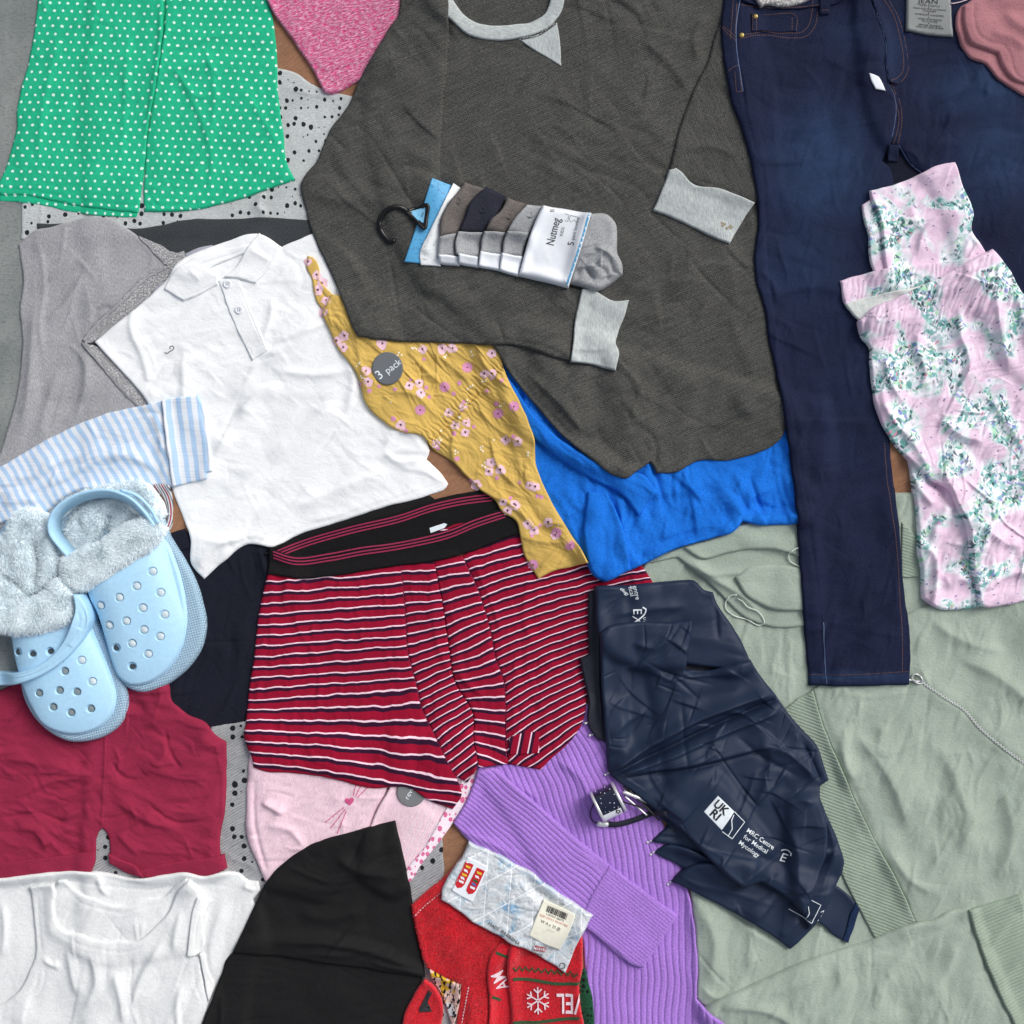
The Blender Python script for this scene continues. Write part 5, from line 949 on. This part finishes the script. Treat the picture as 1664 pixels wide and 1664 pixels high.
for k in range(6):
    a = k * math.pi / 3 + .5; fl_.append("%.1f,%.1f %.1f,%.1f" % (874 + 1 * math.cos(a), 1623 + 1 * math.sin(a), 874 + 20 * math.cos(a), 1623 + 22 * math.sin(a)))
    for s_ in (-.35, .35): fl_.append("%.1f,%.1f %.1f,%.1f" % (874 + 12 * math.cos(a), 1623 + 12 * math.sin(a), 874 + 18 * math.cos(a + s_), 1623 + 20 * math.sin(a + s_)))
ribbon('snowflake', fl_, 2.2, M['wyarn'], T, off=2.2, smooth=False)
text('knit_letters', "VEL", 927, 1626, 46, 180, M['wyarn'], T, off=2.3, bold=.5, sx=.62, clip="895,1600 941,1600 943,1655 895,1655")
# sock packet
T = thing('sock_packet', "clear sock packet with pale blue card, barcode and sock picture", "packet", 840, 1470)
def pack_mat():
    n = NB('crinkled_printed_film'); f = n.noise(n.vec(n.mul(n.u, 1 / 34), n.mul(n.v, 1 / 34)), 1, 4, .6, 1.2); g_ = n.noise(n.vec(n.mul(n.u, 1 / 9), n.mul(n.v, 1 / 9)), 1, 5, .7, 1.5)
    c = n.ramp(f, [(.30, rgb(186, 192, 196)), (.48, rgb(206, 210, 214)), (.60, rgb(188, 202, 212)), (.68, rgb(120, 168, 204)), (.78, rgb(196, 204, 210))], 'LINEAR')
    c = n.mix(n.mul(n.step(g_, .54, .64), .6), c, rgb(128, 134, 138)); U, V = n.rot(27, 46, 46); ln = n.m_('MINIMUM', n.m_('ABSOLUTE', n.sub(n.m_('FRACT', n.add(U, n.mul(V, .6))), .5)), n.m_('ABSOLUTE', n.sub(n.m_('FRACT', V), .5)))  # grey mix paints crease shading into the film colour
    c = n.mix(n.step(ln, .03, .015), c, rgb(228, 232, 236)); n.L(c, n.b.inputs['Base Color']); n.b.inputs['Roughness'].default_value = .22; n.b.inputs['Specular IOR Level'].default_value = .5
    n.bump(g_, .6, 2.0); return n.m
sheet('printed_film', "761,1366 800,1382 851,1408 901,1442 963,1484 952,1503 941,1522 919,1577 881,1553 853,1535 835,1528 780,1501 744,1475 717,1458 718,1444 728,1422 754,1386", pack_mat(), T, t=7, er=8, step=1.25, wr=[(3.2, 26, 40, 1.6, 'k', 241, 0), (2.2, 18, -20, 1.6, 'k', 242, 0)], jag=1.2)
sheet('picture_card', "761,1388 777,1396 793,1404 781,1432 768,1461 751,1452 735,1442 748,1415", M['plwhite'], T, t=.5, er=.3, step=1.25, jag=0, drape=3, dblur=4, hard=True)
M['cr'] = plain('red_ink', rgb(196, 26, 40), .5); M['yl'] = plain('yellow_ink', rgb(222, 190, 50), .5); M['bl'] = plain('blue_print', rgb(60, 110, 180), .5); M['gi'] = plain('green_print', rgb(40, 90, 50), .5)
def loc(cx, cy, a, pts): ca, sa = math.cos(R(a)), math.sin(R(a)); return [(cx + x * ca - y * sa, cy + x * sa + y * ca) for x, y in pts]
for cx, cy, al in ((755, 1417, 0), (773, 1427, 1)):
    pk_ = fans('printed_sock', [loc(cx, cy, 25, [(-7, -21), (7, -21), (7, 14), (5, 20), (-1, 24), (-7, 20), (-8, 14)])], M['cr'], T, off=.5)
    bits = []; fm = []
    for i, (yo, mi) in enumerate([(-14, 1), (-7, 0), (0, 3 if al else 1), (6, 2 if al else 0), (12, 0)]): bits.append(loc(cx, cy, 25, [(-4.5, yo - 2), (4.5 - i % 2 * 3, yo - 2), (4.5, yo + 1.6), (-3, yo + 1.6)])); fm.append(mi)
    fans('printed_band', bits, [M['plwhite'], M['yl'], M['bl'], M['gi']], pk_, off=.9, fm=fm)
sheet('barcode_label', "883,1458 908,1468 934,1480 926,1502 909,1538 884,1526 859,1512 871,1484", plain('cream_label', rgb(226, 224, 208), .45, var=.01), T, t=.6, er=.5, step=1.25, jag=.2, drape=3, dblur=4, hard=True)
bars = []; xx = -17.0
while xx < 17: wd = rr.choice([.5, .8, 1.2, 1.6]); bars.append(loc(904, 1477, 22, [(xx, -5), (xx + wd, -5), (xx + wd, 5), (xx, 5)])); xx += wd + rr.choice([.6, .9, 1.3])
fans('barcode', bars, M['ink'], T, off=.7, stuff=True)
text('label_print', "5 057537 580775", 901, 1484.5, 4.4, -22, M['ink'], T, off=.7); text('label_print', "KEEP AWAY FROM FIRE", 899, 1489, 4.6, -22, plain('faded_red_ink', rgb(196, 120, 112), .6), T, off=.7)
text('label_print', "W A n 20 @", 894, 1496, 6.4, -24, M['ink'], T, off=.7); text('label_print', "MADE IN CHINA", 819, 1510, 8.0, -31, M['ink'], T, off=1.8)
fans('logo_box', [loc(877, 1535, 16, [(-10, -4), (10, -4), (10, 4), (-10, 4)])], plain('logo_red', rgb(170, 40, 60), .5), T, off=2.5)
text('logo_print', "MARVEL", 877, 1535, 7.6, -16, M['plwhite'], T, off=3.1, sx=.78, bold=.1); text('label_print', "(c) MARVEL", 872, 1544, 4, -22, M['ink'], T, off=1.3)
ribbon('recycling_mark', ["909,1566 910,1561 915,1560 918,1564 916,1568 911,1569"], 1.3, M['ink'], T, off=.9)
# ================================================================ umbrella
T = thing('folding_umbrella', "navy folding umbrella with white printed logos, loosely closed", "umbrella", 1170, 1240)
uw = [(5, 60, 28, 2.6, 'c', 251, .2), (5, 40, -20, 2.2, 'c', 252, .2), (3.4, 24, 60, 2.2, 'c', 254, .8), (3, 60, 30, 2, 'b', 253, 0)]
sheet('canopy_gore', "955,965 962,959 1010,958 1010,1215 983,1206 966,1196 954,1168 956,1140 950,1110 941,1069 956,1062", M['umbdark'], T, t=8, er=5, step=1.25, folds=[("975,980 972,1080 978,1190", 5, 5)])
sheet('canopy_gore', "1090,1030 1180,1030 1195,1060 1190,1110 1100,1120", M['umbdark'], T, t=3)  # dark sheet added as the shade inside the canopy pocket
sheet('canopy_gore', "1040,1300 1060,1318 1086,1340 1057,1366 1120,1378 1200,1420 1250,1380 1150,1250", M['umb'], T, t=7, er=5, wr=uw)
sheet('canopy_gore', "1062,1384 1078,1372 1130,1380 1200,1430 1150,1440 1110,1410", M['umb'], T, t=4, er=3, wr=[(2, 20, 10, 2, 'k', 5, 0)])
sheet('canopy_gore', "1090,1430 1112,1408 1180,1395 1280,1420 1332,1440 1327,1494 1312,1512 1282,1540 1237,1507 1185,1477 1136,1452", M['umb'], T, t=7, er=5, wr=uw, folds=[("1100,1425 1180,1445 1270,1470", 2, 4), ("1262,1520 1300,1490", 3, 5)])
sheet('closing_strap', "1310,1440 1340,1430 1356,1437 1387,1463 1394,1474 1376,1529 1361,1523 1327,1494 1300,1480", M['umb'], T, t=3.5, er=2.5, wr=[(1.5, 30, 30, 2, 'b', 6, 0)])
sheet('velcro_patch', "1387,1463 1394,1474 1376,1530 1366,1526", fab('navy_velcro', rgb(38, 62, 104), rgb(26, 44, 80), (1.6, 1.6, 0), bmp=(1, 1.5)), T, t=1.5, er=.8, step=1.25, jag=1.2)
sheet('canopy_gore', "1327,1288 1340,1320 1355,1353 1363,1375 1368,1396 1355,1437 1335,1475 1310,1505 1290,1440 1280,1300", M['umb'], T, t=10, er=7, wr=uw, folds=[("1330,1310 1350,1370 1340,1430", 3, 5)])
sheet('canopy_gore', "966,952 1014,950 1060,946 1098,943 1127,943 1142,958 1157,962 1161,973 1175,998 1192,1021 1218,1074 1200,1090 1130,1080 1000,1060 972,1030 966,980", M['umb'], T, t=13, er=10, wr=[(3, 46, 30, 2.4, 'k', 255, .8)], folds=[("972,1000 1005,975 1040,958", -2.5, 3, 4), ("985,1000 1060,988 1120,985", 3, 5, 10), ("1160,980 1164,1040", -3, 3)])
text('canopy_print', "Centre", 1031, 958, 10.5, -78, M['wprint'], T, off=.8, bold=.05, clip="1000,951 1060,950 1060,1010 1000,1010"); text('canopy_print', "Medical", 1022, 952, 10.5, -76, M['wprint'], T, off=.8, bold=.05, clip="1000,952 1060,950 1060,1010 1000,1010")
text('canopy_print', "ology", 1013, 960, 7.5, -40, M['wprint'], T, off=.8, bold=.1, clip="1000,954 1060,950 1060,1010 1000,1010")
text('canopy_print', "E", 1033, 992, 20, -88, M['wprint'], T, off=.8, bold=.15); ribbon('canopy_print', ["1042,985 1047,988 1046,995 1040,1002 1032,1008 1021,1015"], 2.2, M['wprint'], T, off=.9); ribbon('canopy_print', ["1026,1000 1034,1005 1041,1011"], 1.6, M['wprint'], T, off=.9)
text('canopy_print', "U N I", 1045, 1008, 6, -92, M['wprint'], T, off=.8, clip="1035,990 1055,990 1055,1012 1035,1012")
sheet('canopy_gore', "1000,1012 1040,1008 1085,1009 1121,1005 1122,1016 1117,1050 1111,1087 1150,1088 1190,1075 1216,1070 1235,1098 1259,1129 1279,1158 1300,1182 1324,1209 1334,1238 1343,1264 1329,1274 1327,1292 1336,1330 1338,1370 1330,1400 1315,1440 1300,1478 1270,1450 1232,1428 1205,1437 1160,1400 1110,1350 1075,1322 1044,1298 1012,1275 990,1256 985,1220 983,1204 979,1160 976,1112 974,1060 973,1026 985,1016", M['umb'], T, t=10, er=12, step=1.25, wr=uw, fade=16, jag=.3,
  folds=[("985,1256 1050,1212 1130,1168 1255,1122", 12, 5, 13, .1), ("988,1258 1060,1226 1150,1182 1275,1128", -9, 4, 5, .1), ("990,1258 1060,1238 1150,1200 1270,1150", 6, 4, 9, .1), ("995,1260 1070,1246 1170,1228 1260,1206", 9, 8, 20, .1), ("1000,1262 1100,1250 1250,1214", -5, 4, 5, .1), ("985,1200 1020,1170 1060,1150", 3, 5, 9), ("1112,1088 1150,1086 1195,1068", -9, 7, 8, .15), ("1250,1210 1245,1260 1220,1310", 4, 7, 12), ("1240,1212 1280,1220 1325,1270", 5, 8, 14), ("1160,1390 1200,1430 1230,1380", 4, 7, 12), ("1190,1190 1240,1230 1300,1260", -3, 6), ("1010,1080 1060,1090 1100,1110", 4, 5, 10), ("1020,1040 1060,1050 1090,1030", 4, 6, 10), ("1300,1200 1318,1240 1330,1268", -4, 4), ("1255,1310 1290,1290 1320,1300", 5, 7, 12), ("1270,1330 1290,1380 1285,1440", 5, 8, 12)])
def sq(pts, mat, off, nm='canopy_print'): return fans(nm, [pts], mat, T, off=off)
# white logo square laid as a conforming patch
sheet('logo_patch', "1162,1287 1189,1313 1168,1342 1140,1313", M['wprint'], T, t=.25, er=.3, step=1.25, jag=0, fade=0, drape=0, dblur=0, wr=[])
text('logo_print', "UK", 1167, 1306, 19, -42, M['umbdark'], T, off=.7, bold=.5, sx=.95); text('logo_print', "RI", 1158, 1318, 19, -42, M['umbdark'], T, off=.7, bold=.5, sx=1.05)
ribbon('canopy_print', ["1189,1313 1205,1329 1185,1356 1169,1344", "1188,1318 1184,1326 1185,1340 1178,1352"], 1.3, M['wprint'], T, off=.9, smooth=False)
for s_, x, y in (("MRC Centre", 1231, 1357), ("for Medical", 1223, 1365), ("Mycology", 1212, 1372)): text('canopy_print', s_, x, y, 10.2, -35, M['wprint'], T, off=.8, bold=.05)
text('canopy_print', "E", 1268, 1389, 20, -12, M['wprint'], T, off=.8, bold=.1, shear=.2); ribbon('canopy_print', ["1266,1378 1270,1376 1276,1376 1280,1380 1279,1384"], 1.8, M['wprint'], T, off=.9)
ribbon('canopy_print', ["1278,1472 1313,1492 1327,1462 1312,1454", "1304,1486 1309,1476 1307,1464"], 1.2, M['wprint'], T, off=1.0, smooth=False)
text('canopy_print', "M", 1331, 1475, 9, -60, M['wprint'], T, off=.9); text('canopy_print', "f", 1327, 1484, 9, -60, M['wprint'], T, off=.9); text('canopy_print', "M", 1324, 1493, 9, -60, M['wprint'], T, off=.9)
# frame tips
for i, (x, y, dx, dy) in enumerate(((1057, 1366, -5, 2), (1061, 1384, -4, 4), (1089, 1431, -4, 5), (957, 1172, -6, 2), (964, 1192, -6, 2), (989, 1255, -6, 3))):
    z = float(Hs(x, y)) * .6 + 4; tp = tube('rib_tip', [(x + 3, y - 1), (x + dx * .6, y + dy * .6)], 1.4, M['metal'], T, z=[z, z]); 
    bm_ = lathe('tip_ball', x + dx, y + dy, z - 1.8, [(.4, 0), (1.9, .8), (2.3, 1.9), (1.9, 3), (.4, 3.8)], M['metal'], tp, n=10)
# shaft and handle
zb = float(Hs(985, 1300))
def frame_tube(nm, pts, r, m, z): return tube(nm, pts, r, m, T, z=z)
frame_tube('shaft', "1012,1284 1050,1300 1090,1320", 3, M['metal'], [zb + 9] * 3)
for a, b in (("1012,1276 1058,1312", 9), ("1015,1292 1050,1322", 14), ("1020,1280 1070,1330", 16), ("1010,1300 1046,1310", 18)): tube('frame_rib', a, 1.5, M['blackpl'] if b != 14 else M['metal'], T, z=[zb + b * .6, zb + b * .6 + 1])
def cyl(nm, x0, y0, x1, y1, r, m, zc, parent, rf=None, n=28):
    return tube(nm, [(x0, y0), (x1, y1)], r, m, parent, z=[zc, zc], n=n, seg=2, rf=rf)
zc = zb + 19
def hand_mat():
    n = NB('glossy_navy_dotted'); v = n.vor(n.vec(n.mul(n.u, 1 / 7), n.mul(n.v, 1 / 7)), 1, .2); n.L(n.mix(n.step(v.outputs['Distance'], .13, .09), rgb(14, 20, 46), rgb(220, 225, 235)), n.b.inputs['Base Color']); n.b.inputs['Roughness'].default_value = .12; n.b.inputs['Coat Weight'].default_value = .5; return n.m
# short fat handle, axis running to the upper right
hd = cyl('handle', 971, 1306, 1003, 1291, 25, hand_mat(), zc, T)
cyl('handle_rim', 968, 1307.5, 972, 1305.5, 25.8, M['metal'], zc, T); cyl('handle_rim', 1002, 1291.5, 1006, 1289.5, 25.8, M['metal'], zc, T)
# paper label round the lower half of the handle
V = []; F = []; ax = np.array([32., -15.]); ax /= np.linalg.norm(ax); pr = np.array([-ax[1], ax[0]])
for i in range(2):
    c = np.array([972., 1305.5]) + ax * 31 * i
    for k in range(13): a = R(-12 + 74 * k / 12); q = c + pr * math.cos(a) * 25.6; V.append((q[0], q[1], zc + 25.6 * math.sin(a)))
for k in range(12): F.append((k, k + 1, 13 + k + 1, 13 + k))
hl = mk('handle_label', V, F, M['plwhite'], T)
text('handle_print', "6", 1001, 1309, 17, 25, M['ink'], hl, off=0)
me = D.objects[-1] if False else None
for o in list(D.objects):
    if o.name.startswith('handle_print'):
        for v in o.data.vertices:
            wx = (v.co.x + parent_loc(hl).x) * 1000 + 832; wy = 832 - (v.co.y + parent_loc(hl).y) * 1000
            q = (wx - 972) * pr[0] + (wy - 1305.5) * pr[1]; v.co.z = (zc + math.sqrt(max(26.1 ** 2 - q * q, 4))) / 1000 - parent_loc(hl).z
tube('wrist_strap', "986,1337 1000,1338 1020,1334 1041,1327 1064,1318 1080,1316", 4.5, M['umbdark'], T, zoff=5, sy=.35)
tube('strap_clasp', "970,1336 978,1338 988,1337", 4.6, M['metal'], T, zoff=5, sy=.6, seg=3)
tube('cord', "966,1302 961,1312 959,1324 963,1333 971,1337", .9, M['blackpl'], T, zoff=3, seg=3)
# ================================================================ striped shirt
T = thing('striped_shirt', "blue and white striped shirt sleeve reaching over the white polo", "shirt", 170, 730)
sm = [(4, 30, 25, 2.4, 'b', 261, 0), (3.6, 24, 20, 2.8, 'r', 262, .8)]
def st1(x, y): return ((x * math.cos(R(-8)) - (y - 760) * (.62 - .0006 * (x)) + 3 * perlin(x / 40, y / 40, 3)) / 16 + .0, y)
def st2(x, y): return ((x - .12 * (y - 720) + 1.2 * perlin(x / 40, y / 30, 3)) / 16.6 + .15, y)
sheet('sleeve', "-60,780 0,758 50,729 101,702 151,680 202,665 249,657 268,651 275,700 284,792 236,789 175,793 140,796 118,802 95,818 71,834 50,832 20,845 -60,860", M['stripe'], T, t=4, er=5, uvf=st1, wr=sm, uvwarp=.04,
  folds=[("60,800 120,770 170,745 240,735", 5, 6, 12), ("175,750 220,745 262,770", 4, 6, 12), ("60,760 120,745 180,720", 3.5, 6, 12), ("20,780 60,770 100,750", 3, 6), ("250,670 262,700 266,740", 3, 5, 9), ("72,830 95,812 125,795 170,790", 4, 4, 6), ("5,820 30,815 70,812", 4, 5, 8)])
sheet('cuff', "266,651 295,646 323,643 334,665 339,700 347,766 338,769 338,778 310,785 283,791 276,740", M['stripe'], T, t=5, er=3.5, step=1.25, uvf=st2, wr=[(1, 40, 80, 2, 'b', 264, 0)], uvwarp=.02, folds=[("326,650 336,700 341,768", -1.2, 1.8)])
ribbon('stitching', ["263,655 268,700 276,760 280,789"], 1.0, M['plwhite'], T, off=.6, dash=(2, 2), stuff=True)
o = sheet('striped_ribbon', "249,789 262,786 277,788 281,815 281,835 277,860 268,869 262,866 270,848 272,830 266,810", fab('striped_webbing', rgb(206, 208, 210), rgb(190, 192, 196), (2, 2, 0), pat=m_stripes(13, [(.0, .16, rgb(96, 98, 108)), (.34, .52, rgb(160, 40, 66)), (.68, .8, rgb(110, 112, 120))], 'u')), t=3, er=2, step=1.25, uvf=lambda x, y: (x + (y - 830) ** 2 / 130., y), wr=[(1.5, 20, 80, 2, 'b', 266, 0)])
tag(o, "curl of red, white and grey striped ribbon beside the upright clog heel", "ribbon")
# ================================================================ clogs
def mkholes(holes, r, depth):
    def f(x, y):
        o = 0
        for hx, hy in holes: d = np.hypot(x - hx, y - hy); o = o - depth * (1 - np.clip((d - r + .6) / 1.3, 0, 1))
        return o
    return f
def capf(a, b, rr_, h):
    """dome along a foot axis a->b"""
    ax, ay = a; bx, by = b; L = math.hypot(bx - ax, by - ay); tx, ty = (bx - ax) / L, (by - ay) / L
    def f(x, y):
        s = ((x - ax) * tx + (y - ay) * ty) / L; q = (x - ax) * (-ty) + (y - ay) * tx
        return h(np.clip(s, 0, 1)) * np.sqrt(np.clip(1 - (q / rr_) ** 2, .0, 1))
    return f
midm = plain('hole_shaded_fleece', rgb(132, 144, 148), .9, var=.04)  # greyed fleece: shade of the recessed holes put into its colour
fleece = plain('hole_fleece', rgb(200, 214, 220), .9, var=.04); dk = plain('hole_painted_shadow', rgb(70, 78, 82), .9)  # dk: shade down the open holes painted as a dark disc colour
def build_clog(T, base, dxy, sole, rim, upper, holes, hr, dark, axis, mid=()):
    dx, dy = dxy
    global H
    sh = lambda l: [(x + dx, y + dy) for x, y in l]
    hh = sh(holes)
    f1 = capf(*axis[:2], axis[2], axis[3])
    sheet('sole', sole, M['clogsole'], T, t=17, er=9, step=1.25, flat=True, bottom=base, off=dxy, jag=0, wr=[], fade=0)
    hb = H.copy()
    ho = mkholes(hh, hr, 4.5)
    def hf(x, y, d): return f1(x, y) * np.sqrt(np.clip(1 - (1 - np.clip(d / 46, 0, 1)) ** 2, 0, 1)) + ho(x, y) - 1.6 * np.exp(-((d - 1.5) / 1.5) ** 2)
    sheet('upper', upper, M['clog'], T, t=6, er=6, step=.8334, flat=True, bottom=base + 16, off=dxy, jag=0, wr=[], fade=0, hf=hf)
    for i, (x, y) in enumerate(hh):
        z = float(Hs(x, y))

        if i in dark: lathe('vent_hole', x, y, z + .2, [(hr - 1.6, 0), (hr - 2.4, .4), (.3, .5)], dk, T, n=16, label="dark disc for the shade in an open vent hole")
        elif i in mid: lathe('vent_hole', x, y, z + .2, [(hr - .4, 0), (hr - .9, .8), (hr * .5, 1.6), (.3, 2.0)], midm, T, n=16)
        else: lathe('vent_hole', x, y, z + .2, [(hr - .2, 0), (hr - .5, 2.2), (hr * .55, 3.4), (.3, 3.9)], fleece, T, n=16)
OFR = (8, -2); OFL = (14, -4)
TR = thing('fur_lined_clog', "sky blue fur lined clog on the right with strap standing up at heel", "clog", 230, 960, "pair of pale blue fur lined clogs")
TL = thing('fur_lined_clog', "sky blue fur lined clog on the left, strap pulled across its front", "clog", 90, 1060, "pair of pale blue fur lined clogs")
bR = float(Hs(240, 1000)) + 1; bL = bR
hR = [(250, 929), (226, 952), (199, 970), (168, 983), (262, 963), (235, 987), (209, 1008), (181, 1015), (268, 998), (236, 1022), (261, 1033), (217, 1044), (191, 1051), (242, 1061), (216, 1081)]
build_clog(TR, bR, OFR, "139,961 155,1002 170,1046 178,1070 188,1103 204,1119 225,1126 251,1121 282,1103 306,1080 325,1046 329,1011 323,980 315,952 294,910 270,870 255,835 230,810 190,800 150,803 115,818 95,840 95,880 115,920", None,
  "141,958 158,1000 170,1040 180,1075 191,1100 210,1113 232,1112 266,1093 292,1054 301,1011 297,965 283,914 264,877 250,868 215,885 180,905 150,925", hR, 6.6, (12, 14), ((180, 900), (236, 1115), 95, lambda s: 26 * (1 - s) ** .9 + 6))
hL = [(29, 1059.5), (54, 1062), (82, 1058), (130, 1073), (104, 1090), (146, 1107.5), (62, 1125.5), (95, 1121), (122, 1123.5), (84, 1148), (112, 1157), (143, 1151)]
build_clog(TL, bL, OFL, "-30,900 -40,1000 8,1029 14,1072 20,1095 30,1140 47,1170 72,1193 102,1207 131,1207 163,1197 188,1175 197,1144 192,1111 176,1066 159,1034 147,1009 127,960 100,930 60,860 0,850", None,
  "-36,1008 11,1026 19,1075 29,1112 46,1153 62,1177 92,1192 123,1194 158,1181 178,1155 181,1134 173,1099 156,1056 144,1027 130,990 122,976 60,980 0,985", hL, 6.4, (0, 1, 2), ((60, 960), (120, 1195), 95, lambda s: 26 * (1 - s) ** .9 + 6), mid=(4, 6, 7, 8, 9, 10, 11))
# fur collars
FM_ = M['furm']
def puff(T, pl, t, er, dxy, folds=(), n=6000, L=7.5, wid=.75, comb=(0, 0), seed=3, wr=((5, 22, 20, 1.4, 'b', 271, 0),), flat=None, furpl=None):
    o = sheet('fur_lining', pl, FM_, T, t=t, er=er, step=2.5, off=dxy, wr=list(wr), folds=[(" ".join("%f,%f" % (x + dxy[0], y + dxy[1]) for x, y in P(f[0])),) + tuple(f[1:]) for f in folds], jag=2.0, fade=0, flat=flat is not None, bottom=flat, dblur=3)
    p = [(x + dxy[0], y + dxy[1]) for x, y in P(furpl or pl)]
    fur('fur_pile', p, n, L, FM_, o, comb=comb, seed=seed, wid=wid)
puff(TR, "98,845 105,818 140,800 190,790 228,787 252,808 266,838 255,848 232,822 190,806 150,809 118,828", 20, 9, OFR, n=3500, seed=21, flat=bR + 14)
puff(TR, "102,872 105,845 122,828 153,814 190,808 222,822 240,842 250,862 215,890 160,915 120,915", 16, 14, OFR, folds=[("175,830 172,850 165,875 140,890", -14, 7, 9), ("205,826 195,850 170,872", 4, 10), ("130,850 150,845 170,860", 6, 12)], n=9000, seed=22, flat=bR + 4, comb=(.3, .1))
puff(TR, "245,836 268,860 263,878 246,896 225,911 200,928 174,943 150,955 131,960 115,952 105,932 107,908 143,892 184,872 215,850", 22, 16, OFR, n=17000, comb=(-.5, .45), seed=23, flat=bR + 32)
puff(TL, "8,872 20,838 45,828 72,845 86,872 92,905 98,935 60,960 0,985 -50,985 -50,880", 20, 16, OFL, folds=[("52,872 58,905 60,925 50,962", -15, 6, 8), ("0,935 22,948 46,966", -10, 5, 8), ("20,870 35,900 30,930", 5, 12), ("80,870 84,900 90,930", 5, 12)], n=16000, comb=(.3, .4), seed=24, flat=bL + 24)
puff(TL, "100,938 116,958 125,984 120,1008 98,1019 72,1027 27,1031 -20,1020 -60,1010 -50,968 0,972 45,976 80,955", 26, 18, OFL, n=15000, comb=(-.3, .6), seed=25, flat=bL + 34)
# straps
zS = bR + 42
def strapband(T, path, zt, h, th, mat, dxy, nm='heel_strap'):
    """upright band standing on edge, following a path"""
    p0 = np.array([(x + dxy[0], y + dxy[1]) for x, y in P(path)], float); pl, _ = smooth_path(p0, False, 4, 180); n = len(pl)
    tg = np.gradient(pl, axis=0); tg /= np.linalg.norm(tg, axis=1)[:, None]; nn = np.stack([-tg[:, 1], tg[:, 0]], 1)
    prof = [(-th / 2, -h), (-th / 2, -1.2), (-th / 4, 0), (th / 4, 0), (th / 2, -1.2), (th / 2 + h * .45, -h), (th / 2 + h * .45 - th, -h)]
    V = []; F = []; m = len(prof); a = np.linspace(0, 1, n); zz = np.interp(a, np.linspace(0, 1, len(zt)), zt)
    for i in range(n):
        for o_, dz in prof: q = pl[i] + nn[i] * o_; V.append((q[0], q[1], zz[i] + dz))
    for i in range(n - 1):
        for k in range(m): F.append((i * m + k, i * m + (k + 1) % m, (i + 1) * m + (k + 1) % m, (i + 1) * m + k))
    V = np.array(V); return mk(nm, V, F, mat, T, uv=V[:, :2])
strapband(TR, "118,905 105,888 92,866 93,845 104,828 126,812 158,801 194,801 221,813 240,832 256,856", [bR + 50, bR + 58, bR + 62, bR + 66, bR + 66, bR + 66, bR + 66, bR + 66, bR + 64, bR + 60, bR + 54], 22, 4.5, M['clog'], OFR)
tube('strap_rib', [(x + 8, y - 2) for x, y in P("205,799 230,808 250,828 262,852")], 2.6, M['clog'], TR, z=[bR + 62, bR + 60, bR + 56, bR + 50], seg=4)
so = [(x + 14, y - 4) for x, y in P("124,966 134,967 143,985 147,1005 140,1030 122,1056 98,1079 62,1100 25,1112 -24,1118 -24,1094 20,1094 58,1083 88,1063 108,1038 120,1014 127,990")]
sheet('heel_strap', so, M['clog'], TL, t=8, er=3.5, step=1.25, jag=0, wr=[], fade=0, dblur=5, drape=6,
  folds=[(" ".join("%f,%f" % (x + 14, y - 4) for x, y in P(q)), h, w_, w_, .06) for q, h, w_ in (("138,985 142,1005 135,1028 118,1052 95,1073 62,1092 20,1104", -1.4, 1.3), ("131,990 134,1008 128,1026 112,1046 90,1066 60,1087 20,1098", -1.4, 1.3), ("133,1020 116,1050", 1.6, 5))])
sc.cycles.use_denoising = True
# nothing below the concrete; ends of the script
